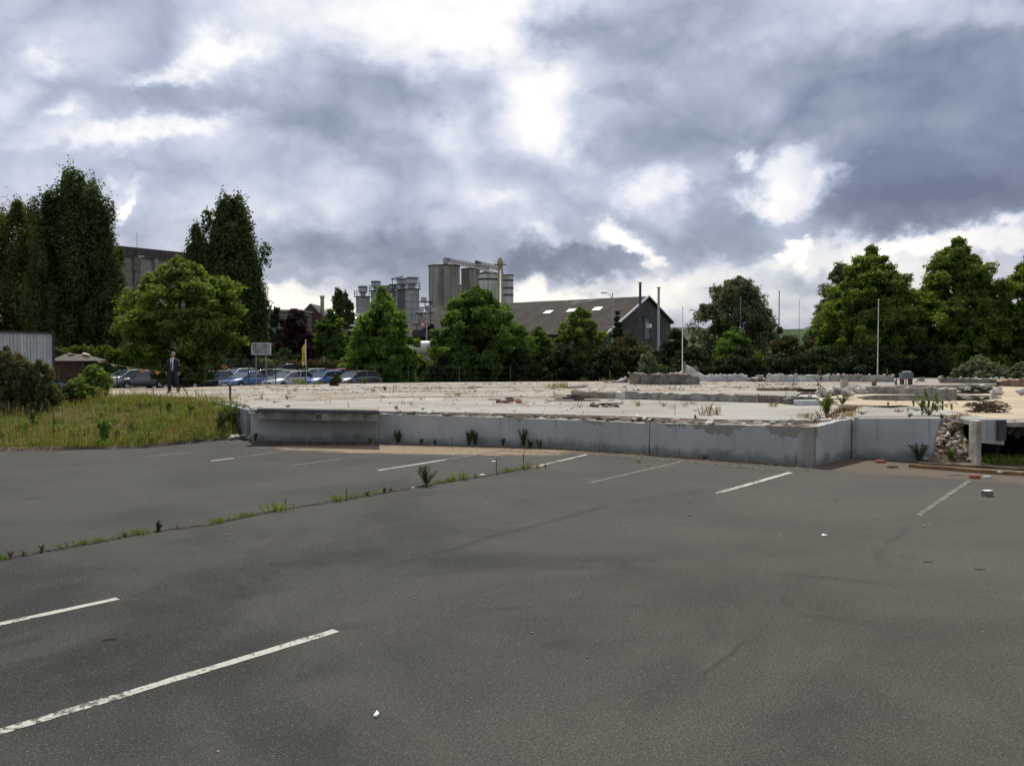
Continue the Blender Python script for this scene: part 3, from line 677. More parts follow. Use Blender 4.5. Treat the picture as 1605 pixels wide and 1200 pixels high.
# leaning shard with its steel column
rt = thing('concrete_shard', 'pale triangular shard of concrete wall leaning beside a steel column', 'wall remnant', tuple(G(1078, 597, 1.1)), 0)
o = Vector(rt.location); Yc = o.y
bm = B(); pts = [A(x, y, Yc)-o for x, y in ((1073, 598), (1068, 592), (1071, 571), (1078, 573), (1086, 577), (1094, 583), (1101, 587.5), (1108, 590), (1110, 598))]
f0 = [bm.verts.new(p) for p in pts]; f1 = [bm.verts.new(p+Vector((.1, .28, 0))) for p in pts]; bm.faces.new(f0); bm.faces.new(f1)
for i in range(len(pts)): bm.faces.new((f0[i], f0[(i+1) % len(pts)], f1[(i+1) % len(pts)], f1[i]))
obj('shard', bm, M_concl, rt)
bm = B(); c = A(1090, 574, Yc)-o; bar(bm, c, A(1095, 584, Yc)-o+Vector((0, .1, 0)), .12, .08); bar(bm, A(1080, 574, Yc)-o+Vector((0, .2, 0)), A(1095, 576, Yc)-o+Vector((0, .2, 0)), .1, .06); obj('broken_edge', bm, M_concd, rt)
bm = B(); c = A(1071.5, 598, Yc)-o; box(bm, (c.x, -.1, .5), (.16, .16, 1.02)); obj('steel_column', bm, M_concd, rt)
bm = B(); prism(bm, [(-.45, -.1), (-.1, -.12), (-.1, .3), (-.45, .3)], 0, [.42, .56, .66, .42]); obj('rubble_toe', bm, M_concm, rt)
# white sunken slab
bm = B(); pts = [G(x, y, 1.115) for x, y in ((1244, 624), (1290, 623.6), (1286, 615.2), (1254, 615.4))]; prism(bm, [tuple(p[:2]) for p in pts], .80, 1.04)
tag(obj('white_slab', bm, plain('pale_screed', (.46, .46, .44), .8, var=.2)), 'flat white painted slab lying between broken kerbs near the rock pile', 'slab')
bm = B(); a, b = G(1250, 613.6, 1.12), G(1286, 613.4, 1.12); bar(bm, a+Vector((0, 0, .05)), b+Vector((0, 0, .05)), .12, .1); tag(obj('shadow_strip', bm, M_dark), 'black strip standing in for the shadow along the back of the white slab', 'shadow strip')  # near-black bar stands in for the shadow behind the sunken slab
# rock piles
def pile(name, label, px, py, z, n, spread, r, m, cat='rubble', group=None, flat=.8):
    p = G(px, py, z); root = thing(name, label, cat, tuple(p), 0, group)
    for i in range(n):
        a = rr.uniform(0, 6.28); d = rr.random()**.7; x, y = math.cos(a)*d*spread[0], math.sin(a)*d*spread[1]; q = rr.uniform(.6, 1.2)*r; h = spread[2]*(1-d)
        bm = B(); rock_mesh(bm, (x, y, q*.4+h*rr.uniform(.3, 1)), q, rr, flat, 1); obj('stone', bm, rr.choice(m) if isinstance(m, (list, tuple)) else m, root)
    return root
pile('rubble_heap', 'heap of pale broken rock right of the white slab', 1302, 619, 1.10, 26, (.75, .5, .22), .15, [M_concl, M_conc, M_concm], flat=.9)
pile('rubble_heap', 'grey heap of rubble under tangled wire at the left end of the puddle wall', 1338, 616, .97, 24, (.55, .5, .28), .15, [M_conc, M_concd, M_concl])
pile('rubble_heap', 'single light lump pile at the left corner of the white slab', 1241, 622, 1.0, 5, (.25, .2, .1), .13, [M_conc])
pile('rubble_heap', 'dark brown rubble on the slab left of the long pale wall', 1190, 597.8, 1.10, 18, (.7, .4, .25), .15, [M_concd, M_conc])
pile('rubble_heap', 'brown rocks beside the far puddle', 1532, 613, .97, 16, (1.3, .5, .15), .2, [M_concd, M_concm])
pile('rubble_heap', 'large pale rounded concrete blocks at the right picture edge', 1602, 619, .97, 11, (1.3, .5, .12), .19, [M_concl, M_concm])
pile('rubble_heap', 'low dirt and brick pile on the open slab behind the wall', 800, 631, .88, 16, (.45, .3, .12), .09, [M_dirt, M_concd, M_brick])
pile('rubble_heap', 'brown dirt mound with sticks in front of the long grey wall stub', 948, 637.5, .88, 16, (.6, .25, .07), .09, [M_dirt, M_concd])
pile('rubble_heap', 'loose stones at the right corner of the retaining wall top', 1278, 662, .86, 22, (.9, .5, .04), .08, [M_concl, M_concm, M_conc])
pile('rubble_heap', 'line of small stones beside the weeds above the side wall', 1312, 655, .92, 16, (.6, .8, .03), .07, [M_concl, M_concm])
pile('rubble_heap', 'dark stones among the rubble at the far side of the slab', 1448, 603, .98, 12, (1.0, .4, .12), .12, [M_concd, M_conc])
# boards
rt = thing('board_pile', 'small stack of dark weathered boards on the slab before the long wall stub', 'boards', tuple(G(905, 628, .88)), .1)
for k in range(6):
    bm = B(); box(bm, (rr.uniform(-.5, .4), rr.uniform(-.15, .15), .03+.035*k), (rr.uniform(.9, 1.7), .14, .03), rr.uniform(-.25, .25)); obj('board', bm, M_concd, rt)
for px, py, L, a, lb in ((885, 628.3, 1.2, .05, 'thin dark board lying flat left of the board stack'), (958, 633.2, .8, .2, 'pale stick lying across the brown dirt mound'), (775, 626.5, .45, -.2, 'short dark stick lying alone on the open slab')):
    p = G(px, py, .885 if px != 958 else 1.0); bm = B(); box(bm, (0, 0, .02), (L, .06, .03), a); tag(obj('stick', bm, M_dirt, loc=p), lb, 'stick')
# puddles
def puddle(px, z, seed):
    r_ = random.Random(seed); pts = [tuple(q) for q in ragged([tuple(G(x, y, z)[:2]) for x, y in px], .3, .06, r_)]; bm = B(); sheet(bm, pts, z); tag(obj('puddle', bm, M_water), kind='structure')
puddle([(1342, 622), (1370, 619.2), (1440, 618.6), (1503, 618.8), (1560, 620), (1572, 624), (1530, 627.5), (1470, 628), (1400, 627.6), (1352, 626)], .972, 1)
puddle([(1484, 616), (1520, 611.5), (1570, 612.6), (1562, 616.2), (1520, 617.2)], .972, 2)
puddle([(1490, 609.5), (1540, 608.4), (1568, 609.4), (1520, 610.6)], .972, 3)
puddle([(1360, 637), (1410, 634.8), (1430, 636), (1398, 639)], .978, 4)
# bent reinforcing bars
def rods(label, px, py, z, paths, rad=.012, m=M_rust):
    p = G(px, py, z); rt = thing('rebar', label, 'steel bars', tuple(p), 0)
    for q in paths:
        bm = B(); tube(bm, q, rad, 5); obj('steel_bar', bm, m, rt)
rods('thin bent steel bar rising left of the white slab', 1244, 613, 1.1, [[(0, 0, 0), (-.03, 0, .25), (0, 0, .5), (.12, 0, .62), (.3, 0, .66)]], .018)
rods('thin forked steel bar rising right of the white slab', 1286, 612, 1.1, [[(0, 0, 0), (-.1, 0, .2), (-.12, 0, .42), (-.3, 0, .55)], [(-.1, 0, .2), (.02, 0, .45), (0, 0, .75)], [(-.12, 0, .3), (.1, 0, .1), (.2, 0, .05)]], .018)
rods('row of short rusty bars in the gap of the long grey wall stub', 1194, 631, .88, [[(x, 0, 0), (x+rr.uniform(-.03, .03), 0, rr.uniform(.22, .34))] for x in (-.1, 0, .1, .17)], .016)
rods('three leaning bars at the left edge of the slab above the grass', 306, 622, .88, [[(-.25, 0, 0), (-.5, 0, .45)], [(.15, 0, 0), (-.02, 0, .25)], [(-1.65, .1, 0), (-1.66, .1, .36)]], .02)
rods('tangle of wire over the grey rubble heap', 1340, 612, 1.2, [[(math.cos(a)*.3, math.sin(a)*.2, -.1), (math.cos(a)*.4, math.sin(a)*.3, .12), (math.cos(a+1)*.2, math.sin(a+1)*.2, .2), (math.cos(a+2)*.4, math.sin(a+2)*.3, -.1)] for a in np.linspace(0, 6, 9)], .01, M_concl)
p = G(1548, 646, .97); rods('tangle of bare branches and bars heaped near the broken gap in the wall', 1548, 646, .97, [[(rr.uniform(-.5, .5), rr.uniform(-.2, .2), 0), (rr.uniform(-.5, .5), rr.uniform(-.2, .2), rr.uniform(.05, .25)), (rr.uniform(-.6, .6), rr.uniform(-.2, .2), rr.uniform(.05, .33)), (rr.uniform(-.7, .7), 0, rr.uniform(0, .2))] for _ in range(26)], .013, M_dirt)
rods('steel bars standing up in front of the machine on the slab', 1418, 607, 1.0, [[(x, 0, 0), (x*1.1, 0, .42)] for x in (-.35, -.2, -.1, .05, .2)], .025)
for px, h, lb in ((1361, .55, None),):
    pass
# machine and post stubs
rt = thing('machine', 'small teal grey machine cabinet on rusty legs on the slab', 'machine', tuple(G(1420, 605.5, 1.0)))
bm = B(); box(bm, (0, 0, .50), (.50, .4, .30)); obj('cabinet', bm, M_teal, rt)
for x in (-.24, .24):
    bm = B(); box(bm, (x*.8, 0, .17), (.09, .3, .34)); obj('leg', bm, M_rust, rt)
bm = B(); box(bm, (.02, 0, .69), (.3, .3, .07)); obj('lid', bm, M_steelg, rt)
for px, py, h, wd, lb in ((1443, 601, .38, .28, 'stubby grey concrete post right of the teal machine'), (1404, 607, .36, .09, 'thin rusty post stump left of the teal machine'), (1370, 609, .40, .16, 'leaning dark post stump above the grey wall by the puddle'), (1474, 599, .35, .2, 'ragged dark stump at the left end of the dark far wall'), (1323, 611, .55, .26, 'square grey concrete stump behind the pale rock heap')):
    bm = B(); prism(bm, [(-wd/2, -wd/2), (wd/2, -wd/2), (wd/2, wd/2), (-wd/2, wd/2)], 0, [h*rr.uniform(.8, 1.1) for _ in range(4)]); tag(obj('post_stump', bm, M_conc if wd > .2 else M_concd, loc=G(px, py, .99)), lb, 'post stump')
# basement opening with hanging panel at the right
ol = G(1530, 727); oy = ol.y
bm = B(); prism(bm, [(ol.x, oy), (ol.x+.11, oy), (ol.x+.14, oy+.4), (ol.x+.03, oy+.4)], -.05, 1.0); pobj('broken_pier', bm, M_concm)
bm = B(); prism(bm, [(ol.x+.12, oy+.12), (26, oy+.12), (26, 28), (ol.x+.95, 28)], .86, .962); pobj('basement_roof', bm, M_conc)
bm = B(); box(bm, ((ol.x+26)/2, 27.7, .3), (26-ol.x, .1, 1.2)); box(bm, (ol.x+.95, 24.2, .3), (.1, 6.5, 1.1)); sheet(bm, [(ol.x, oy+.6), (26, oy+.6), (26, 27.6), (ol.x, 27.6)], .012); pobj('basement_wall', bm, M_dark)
pan = [A(1538.5, 657.5, oy-.02), A(1574, 657.5, oy-.02), A(1574, 697, oy-.02), A(1538.5, 694, oy-.02)]
bm = B(); f0 = [bm.verts.new(p) for p in pan]; f1 = [bm.verts.new(p+Vector((0, .1, 0))) for p in pan]; bm.faces.new(f0); bm.faces.new(f1)
for i in range(4): bm.faces.new((f0[i], f0[(i+1) % 4], f1[(i+1) % 4], f1[i]))
pobj('hanging_panel', bm, M_wall)
a, b = A(1564, 657, oy-.08), A(1574.5, 689, oy-.08); bm = B(); box(bm, ((a.x+b.x)/2, oy-.09, (a.z+b.z)/2-.01), (b.x-a.x, .12, a.z-b.z)); pobj('steel_plate', bm, M_steeld)
for (x0, y0, x1, y1) in ((1579, 679, 1597, 661), (1592, 682, 1612, 664), (1606, 684, 1628, 662), (1578, 664, 1590, 660)):
    bm = B(); bar(bm, A(x0, y0, oy+.45), A(x1, y1, oy+.45), .12, .06); pobj('shuttering_board', bm, M_wood)
bm = B(); bar(bm, A(1590, 684, oy+.3), A(1612, 662, oy+.3), .08, .16); pobj('strut', bm, M_dark)
# rubble bank in the gap
bank = thing('rubble_bank', 'steep bank of broken stone and earth filling the gap between wall and opening', 'rubble', (ret[1][0]+.1, ret[1][1]+.35, 0))
bo = Vector(bank.location); bx0, bx1 = ret[1][0]-.15, ol.x+.12
bm = B(); gv = {}
for i in range(13):
    for j in range(9):
        x = bx0+(bx1-bx0)*i/12; t = j/8; y = ret[1][1]+.02+t*1.7; x += t*.5; z = -.03+1.02*(t**.75)+rr.uniform(-.05, .05)*(0 < t < 1)
        gv[i, j] = bm.verts.new((x-bo.x, y-bo.y, z))
for i in range(12):
    for j in range(8): bm.faces.new((gv[i, j], gv[i+1, j], gv[i+1, j+1], gv[i, j+1]))
obj('earth_slope', bm, M_dirt2, bank)
for i in range(150):
    t = rr.random(); x = rr.uniform(bx0+.05, bx1-.02)+t*.5; y = ret[1][1]+.0+t*1.7; z = 1.0*(t**.75); r = rr.choice((.03, .04, .05, .06, .08, .11)); bm = B(); rock_mesh(bm, (x-bo.x, y-bo.y, z-r*.1), r, rr, .6)
    obj('stone', bm, rr.choice((M_concm, M_dirt2, M_concl, M_conc, M_concd, M_dirt, M_dirt2)), bank)
# timber kerbs and loose things on the asphalt
def beam(name, a, b, z, w_, h, m, label, cat):
    p, q = G(*a), G(*b); d = (q-p); rt = math.atan2(d.y, d.x); bm = B(); L = d.length; n = 14; pr = None
    for i in range(n+1):
        x = L*i/n; e = rr.uniform(-.006, .006); cur = [bm.verts.new((x, -w_/2+e, 0)), bm.verts.new((x, -w_/2+e, h+e)), bm.verts.new((x, w_/2+e, h+e)), bm.verts.new((x, w_/2, 0))]
        if pr:
            for k in range(4): bm.faces.new((pr[k], cur[k], cur[(k+1) % 4], pr[(k+1) % 4]))
        else: bm.faces.new(cur)
        pr = cur
    bm.faces.new(pr); o = obj(name, bm, m, loc=(p.x, p.y, z)); o.rotation_euler = (0, 0, rt); return tag(o, label, cat)
beam('timber_beam', (1425, 732), (1563, 743), .004, .09, .075, M_wood, 'long orange brown timber lying along the foot of the rubble bank', 'timber')
beam('timber_beam', (1572, 743.5), (1680, 748), .004, .09, .07, M_wood, 'orange brown timber running out of the right picture edge', 'timber')
beam('pipe_length', (1440, 727), (1605, 737), .0, .12, .05, M_dirt, 'dark soil covered edging behind the long timber', 'edging')
bm = B(); rock_mesh(bm, (0, 0, .04), .07, rr, .7); tag(obj('stone', bm, M_concl, loc=G(1567.5, 743)), 'pale stone wedged between the two orange timbers', 'stone')
def litter(name, px, py, size, m, label, cat, rz=.2, top=None):
    p = G(px, py, 0); bm = B(); box(bm, (0, 0, size[2]/2), size); bmesh.ops.bevel(bm, geom=bm.edges[:], offset=min(size)*.08, segments=1, affect='EDGES')
    if top is None: o = tag(obj(name, bm, m, loc=(p.x, p.y, .002)), label, cat); o.rotation_euler = (0, 0, rz); return o
    rt = thing(name, label, cat, (p.x, p.y, .002), rz); obj('block_body', bm, m, rt); bm = B(); box(bm, (0, 0, size[2]+.004), (size[0]*.94, size[1]*.94, .006)); obj('block_top', bm, top, rt)
litter('brick', 1380, 725, (.22, .11, .06), M_brick, 'red brick on the asphalt by the inner corner of the wall', 'brick', .05)
litter('brick', 1527.5, 749.5, (.20, .10, .07), M_brick, 'red brick lying beyond the faded end of the right parking line', 'brick', -.1)
litter('drinks_carton', 1547.5, 749.3, (.14, .08, .045), plain('pale_cyan_card', (.42, .55, .58), .6), 'small pale blue box right of the red brick', 'box', -.2)
litter('concrete_block', 1547.4, 777, (.165, .12, .095), M_concd, 'dark block with a white top standing alone on the asphalt at right', 'block', .12, M_white)
pile('rubble_heap', 'small clump of brown dry debris between the wall corner brick and the timber', 1397, 732.5, 0, 8, (.16, .08, .03), .045, [M_dirt, M_rust])
pile('rubble_heap', 'broken slab pieces on the asphalt at the left end of the retaining wall', 384, 687, .02, 12, (.6, .35, .08), .10, [M_concm, M_concl, M_conc], flat=.4)
for px, py, L, a, lb in ((1500, 745.3, .42, .05, 'dark stick on the asphalt in front of the long timber'), (1455, 881, .17, .3, 'thin dark twig curled on the asphalt at lower right'), (1535, 893, .14, 0, 'short dark splinter near the right picture edge'), (172, 1003, .14, .5, 'dark twig on the asphalt between the two left parking lines')):
    p = G(px, py); bm = B(); tube(bm, [(-L/2, .02*L, .008), (-.1*L, .03*L, .012), (.2*L, -.02*L, .008), (L/2, .03*L, .008)], [.003, .007, .005, .003], 5); o = tag(obj('stick', bm, M_dirt, loc=p), lb, 'stick'); o.rotation_euler = (0, 0, a)
for px, py, sx, lb in ((1292, 839.5, .10, 'white paper scrap alone on the asphalt right of centre'), (775, 723.5, .16, 'white scrap lying between two parking lines beyond the joint'), (757, 744.5, .18, 'white flake lying in the weedy joint'), (647, 765, .06, 'small white chip in the joint left of the big green weed'), (590, 1121, .035, 'bright white pebble in the lower middle of the asphalt')):
    p = G(px, py); bm = B(); prism(bm, [(-sx/2, -.03), (sx*.3, -.04), (sx/2, .02), (-.1*sx, .05)], .002, [.012, .02, .008, .018]); tag(obj('paper_scrap', bm, M_white, loc=(p.x, p.y, .003)), lb, 'litter')
bm = B()
for i in range(200):
    x = rr.uniform(-14, 14); y = rr.uniform(4.5, 24); r = rr.uniform(.006, .016)*(1 if y < 12 else 1.6)
    if abs(x) > y*.62: continue
    rock_mesh(bm, (x, y, r*.4), r, rr, .5)
tag(obj('gravel', bm, M_dirt2), 'scattered small pebbles on the asphalt', 'gravel', kind='stuff')
bm = B()
for i in range(1300):                                # grit along the wall foot
    t = rr.random(); k = t*(len(wall)-1); i0 = min(int(k), len(wall)-2); c = Vector(wall[i0]).lerp(Vector(wall[i0+1]), k-i0); y = c.y-abs(rr.gauss(0, .45))-.03; r = rr.uniform(.006, .024)
    rock_mesh(bm, (c.x+rr.uniform(-.1, .1), y, r*.4), r, rr, .5)
tag(obj('grit', bm, M_dirt2), 'brown grit and chippings along the foot of the retaining wall', 'gravel', kind='stuff')

# ================================================================== BUILDINGS AND PLANT BEHIND
def flat(name, pts, m, parent, o):
    bm = B(); bm.faces.new([bm.verts.new(Vector(p)-o) for p in pts]); return obj(name, bm, m, parent)
def solid(name, base, z0, z1, m, parent, o):
    bm = B(); prism(bm, [(p[0]-o.x, p[1]-o.y) for p in base], z0, z1); return obj(name, bm, m, parent)
# dark gabled warehouse
g0 = Vector((23.2, 150, 0)); ax = Vector((-.763, .647, 0)); gx = Vector((.647, .763, 0)); HW, EAVE, RID, LEN = 8.1, 7.9, 12.0, 52
wh = thing('warehouse', 'long dark gabled warehouse with three bright rooflights and a weathered gable end', 'warehouse', tuple(g0))
def f_roof(s):
    p = s.pos(); n = s.noise(p, .5, 6, .65); d_ = s.vm('DOT_PRODUCT', p, tuple(ax)); corr = s.m('SINE', s.mul(d_, 14))
    c = s.mix(s.ss(n, .35, .65), (.034, .027, .023), (.062, .050, .042)); c = s.vm('SCALE', c, scale=s.ss(corr, -1, 1, .8, 1.1))
    rust = s.noise(p, .22, 4, .6); c = s.mix(s.ss(rust, .62, .7, 0, .6), c, (.16, .14, .12))
    return pbsdf(s, c, .9, s.bump(corr, .5, .05), spec=.15)
M_roof = mat('old_sheet_roof', f_roof); M_gable = plain('weathered_boarding', (.055, .055, .055), .9, var=.35, scale=.5, streak=.8)
bm = B(); pr = [(-12.2, 0), (-12.2, 5.75), (0, RID), (HW, EAVE), (HW, 0)]; f0 = [bm.verts.new(gx*a+Vector((0, 0, z))) for a, z in pr]; f1 = [bm.verts.new(gx*a+ax*LEN+Vector((0, 0, z))) for a, z in pr]
bm.faces.new(f0); bm.faces.new(f1)
for i in range(5): bm.faces.new((f0[i], f0[(i+1) % 5], f1[(i+1) % 5], f1[i]))
obj('wall', bm, M_gable, wh)
for sgn in (-1, 1):
    bm = B(); q = [gx*0+Vector((0, 0, RID+.25)), gx*((HW+.5) if sgn > 0 else -12.7)+Vector((0, 0, EAVE-.02 if sgn > 0 else 5.65))]; a0, b0 = q[0]-ax*.35, q[1]-ax*.35; a1, b1 = q[0]+ax*(LEN+.3), q[1]+ax*(LEN+.3); dn = Vector((0, 0, -.2)); vs = [bm.verts.new(x) for x in (a0, b0, b1, a1, a0+dn, b0+dn, b1+dn, a1+dn)]
    for f in ((0, 1, 2, 3), (4, 5, 6, 7), (0, 1, 5, 4), (1, 2, 6, 5), (2, 3, 7, 6), (3, 0, 4, 7)): bm.faces.new([vs[i] for i in f])
    rf = obj('roof', bm, M_roof, wh)
    bm = B(); bar(bm, q[0]-ax*.42, q[1]-ax*.42, .1, .32); obj('verge_board', bm, M_white if sgn < 0 else M_gable, wh)
    if sgn < 0:
        for px, py in ((936.5, 484.5), (895.5, 487), (859.5, 489.5)):
            # meet the ray with the roof plane
            n = (q[1]-q[0]).cross(ax).normalized(); d = ray(px, py); o_ = Vector((0, 0, CAMH))-g0; t = (q[0]-o_).dot(n)/d.dot(n); c = o_+d*t; sl = (q[1]-q[0]).normalized()
            bm = B(); h, wd = .62, .82; up = n if n.z > 0 else -n; vs = [bm.verts.new(c+ax*a*wd+sl*b*h+up*e) for e in (.0, .14) for a, b in ((-1, -1), (1, -1), (1, 1), (-1, 1))]
            for f in ((0, 1, 2, 3), (4, 5, 6, 7), (0, 1, 5, 4), (1, 2, 6, 5), (2, 3, 7, 6), (3, 0, 4, 7)): bm.faces.new([vs[i] for i in f])
            obj('rooflight', bm, plain('rooflight_sheet', (.85, .86, .86), .25, var=.03), wh)
def gab(px, py, e=.06):      # point on the gable plane
    n = ax; d = ray(px, py); o_ = Vector((0, 0, CAMH))-g0; t = (-ax*e-o_).dot(n)/d.dot(n); return o_+d*t
def gquad(name, x0, y0, x1, y1, m, e=.08):
    bm = B(); vs = [bm.verts.new(gab(x, y, k)) for k in (0.0, e) for x, y in ((x0, y0), (x1, y0), (x1, y1), (x0, y1))]
    for f in ((0, 1, 2, 3), (4, 5, 6, 7), (0, 1, 5, 4), (1, 2, 6, 5), (2, 3, 7, 6), (3, 0, 4, 7)): bm.faces.new([vs[i] for i in f])
    return obj(name, bm, m, wh)
gquad('hatch', 1010.5, 499, 1017.5, 531, plain('grey_hatch', (.15, .16, .17), .8)); gquad('hatch_hood', 1009, 495.5, 1019, 498, M_steeld, .3)
sg = gquad('sign', 1012.8, 507.5, 1021.5, 513.4, M_white, .16); gquad('sign_mark', 1014, 508.8, 1017.2, 511, M_steeld, .19)
for px, py, lb in ((1003.5, 443.5, 'tall dark flue with a flat cap standing before the warehouse gable, left one'), (1032.5, 451, 'tall plain flue standing right of the warehouse gable centre')):
    p = A(px, py, 141); rt = thing('flue', lb, 'flue', (p.x, p.y, 0)); bm = B(); tube(bm, [(0, 0, 0), (0, 0, p.z)], [.24, .20], 10); obj('pipe', bm, M_steeld if px < 1010 else M_steelg, rt)
    bm = B(); cyl(bm, (0, 0, p.z), .34, .12, 10); obj('cap', bm, M_steelg, rt)
# street lamps
def lamp(px, py, Y, side, label):
    p = A(px, py, Y); rt = thing('street_lamp', label, 'street lamp', (p.x, p.y, 0)); H = p.z; bm = B(); tube(bm, [(0, 0, 0), (0, 0, H*.6), (0, 0, H)], [.11, .08, .05], 8); obj('post', bm, M_steelg, rt)
    bm = B(); tube(bm, [(0, 0, H*.93), (side*.35, 0, H*.985), (side*.75, 0, H)], .035, 6); obj('arm', bm, M_steelg, rt)
    bm = B(); box(bm, (side*.95, 0, H+.01), (.75, .26, .13), taper=.7); obj('lamp_head', bm, M_steelg, rt)
lamp(960, 459, 95, -1, 'grey street lamp with its head to the left before the warehouse roof')
lamp(1095, 486, 120, -1, 'small street lamp half hidden behind the silvery willow')
lamp(668.5, 485, 110, 1, 'pale lamp post between the lime tree and the round dark tree')
# bare poles
def pole(px, py, Y, base, r, m, label, cat='pole', r2=None):
    p = A(px, py, Y); bm = B(); tube(bm, [(0, 0, 0), (0, 0, (p.z-base)*.5), (0, 0, p.z-base)], [r, (r+(r2 or r*.6))/2, r2 or r*.6], 8); root = thing('pole', label, cat, (p.x, p.y, base)); obj('shaft', bm, m, root)
    bm = B(); rr_ = (r2 or r*.6); cyl(bm, (0, 0, p.z-base), rr_*1.5, rr_*2, 8); obj('finial', bm, m, root); return root
pole(1070, 482, 43.2, 1.0, .032, M_white, 'bare white flagpole rising behind the leaning concrete shard')
pole(1377, 470, 55, 0, .045, plain('dull_white_pole', (.5, .5, .48), .6), 'tall bare white flagpole before the dark trees at right', r2=.03)
pole(1221.5, 457, 110, 0, .09, M_steeld, 'thin dark pole right of the silvery willow crown')
pole(1161, 466, 88, 0, .05, M_steelg, 'thin grey pole standing in front of the silvery willow')
pole(1253, 470, 260, 0, .09, M_steeld, 'very thin distant mast above the brown bushes')
pole(214.5, 366, 121, 0, .05, M_steeld, 'thin aerial rising above the big flat roofed building', r2=.03)
# flat-roofed grain building on the left
gb = thing('grain_building', 'tall grey concrete building with a dark brown roof band behind the left poplars', 'industrial building', (-60, 120, 0)); o = Vector(gb.location)
a, b = A(172, 386.5, 118), A(300, 400.5, 128); b2 = b+(b-a)*.55; dd = (b-a).normalized(); nn = Vector((-dd.y, dd.x, 0)).normalized(); a.z = b.z = b2.z = 0; H0 = A(186, 400, 119).z; H1 = A(290, 411.5, 127).z
H0 = (H0+H1)/2; base = [a-(b-a)*.5, b2, b2+nn*18, a-(b-a)*.5+nn*18]
solid('wall', base, 0, H0, plain('bay_concrete', (.26, .25, .235), .9, var=.2, scale=.4, streak=.5), gb, o)
e0 = base[0]-nn*.3; e1 = base[1]-nn*.3; solid('roof_band', [e0, e1, base[2], base[3]], H0, H0+1.35, plain('brown_fascia', (.075, .062, .055), .9, var=.2, streak=.6), gb, o)
for k in range(9):
    c = base[0].lerp(base[1], (k+.5)/9)-nn*.25; bm = B(); M = Matrix.Rotation(math.atan2(dd.y, dd.x), 4, 'Z'); box(bm, (c.x-o.x, c.y-o.y, H0/2), (1.0 if k % 2 else .5, .5, H0-.01), M=M); obj('pier', bm, M_concd if k % 2 else M_conc, gb)
for k, z in enumerate((H0-4.2, H0-7.6, H0-11)):
    c0, c1 = base[0]-nn*.12, base[1]-nn*.12; bm = B(); bar(bm, Vector((c0.x, c0.y, z))-o, Vector((c1.x, c1.y, z))-o, .2, .16); obj('string_course', bm, M_concl, gb)
c = A(227, 403.5, 121.2); bm = B(); box(bm, c-o+Vector((0, -1.2, 0)), (.8, .2, .25)); obj('floodlight', bm, M_steelg, gb)
# big silos
M_silo = plain('silo_concrete', (.26, .25, .225), .9, var=.15, scale=.25, streak=.35); M_silow = plain('pale_silo_concrete', (.52, .52, .50), .9, var=.12, scale=.3, streak=.4)
def silo(px0, px1, topy, Y, m, label, bands=(), rim=.3, lid=None):
    c = A((px0+px1)/2, topy, Y); r = (px1-px0)/2*Y/F; rt = thing('silo', label, 'silo', (c.x, c.y+r, 0)); bm = B(); cyl(bm, (0, 0, 0), r, c.z-rim, 40); obj('shaft', bm, m, rt, smooth=False)
    bm = B(); cyl(bm, (0, 0, c.z-rim), r+.18, rim, 40); obj('rim', bm, M_steeld, rt)
    for by in bands:
        z = A(0, by, Y).z; bm = B(); cyl(bm, (0, 0, z-.25), r+.1, .5, 40); obj('band', bm, M_steeld, rt)
    if lid:
        bm = B(); tube(bm, [(0, 0, c.z), (0, 0, c.z+lid)], [r*.98, .4], 40); obj('roof_cone', bm, M_silo, rt)
    return rt, c, r
s1, c1, r1 = silo(669.5, 719, 414, 255, M_silo, 'broad dark grey concrete silo, leftmost and largest of the tall silos', lid=.9)
bm = B(); tube(bm, [(-.3, -r1-.12, 0), (-.3, -r1-.12, c1.z-1)], .45, 8); obj('joint_strip', bm, M_concd, s1)
silo(722, 752, 420, 262, M_silo, 'dark concrete silo behind the largest one', lid=.9)
silo(749.5, 781, 427, 250, M_silow, 'pale banded silo with dark streaks left of the yellow tower', bands=(437,), lid=1.2)
silo(786.5, 804.5, 430, 250, M_silow, 'narrow pale silo with dark rings right of the yellow tower', bands=(439, 451, 462))
silo(713, 725, 446, 268, M_silow, 'slim bright column between the two dark silos')
# ladders, conveyors, elevator
def truss(label, a, b, d, m, n=9):
    rt = thing('conveyor', label, 'conveyor', tuple(a)); o = Vector(a); ch = [Vector((0, 0, 0)), Vector((0, 0, d)), Vector((0, 1.4, 0)), Vector((0, 1.4, d))]; bm = B()
    for c in ch: bar(bm, c, b-a+c, .22)
    obj('chord', bm, m, rt); bm = B()
    for k in range(n):
        p = (b-a)*(k/n); q = (b-a)*((k+1)/n); bar(bm, p, q+ch[1], .14); bar(bm, p, p+ch[1], .12)
    obj('lattice', bm, m, rt); bm = B(); bar(bm, Vector((0, .7, d*.5)), b-a+Vector((0, .7, d*.5)), .7, .5); obj('trough', bm, m, rt)
    return rt
M_pink = plain('faded_red_steel', (.36, .32, .30), .7, var=.2)
truss('long faded pink conveyor gallery sloping down over the silo tops', A(697, 410, 256), A(766, 424.5, 250), 1.2, M_pink, 12)
truss('short grey conveyor gallery running to the yellow tower', A(745, 414, 256), A(783, 423.5, 252), 1.1, M_steelg, 7)
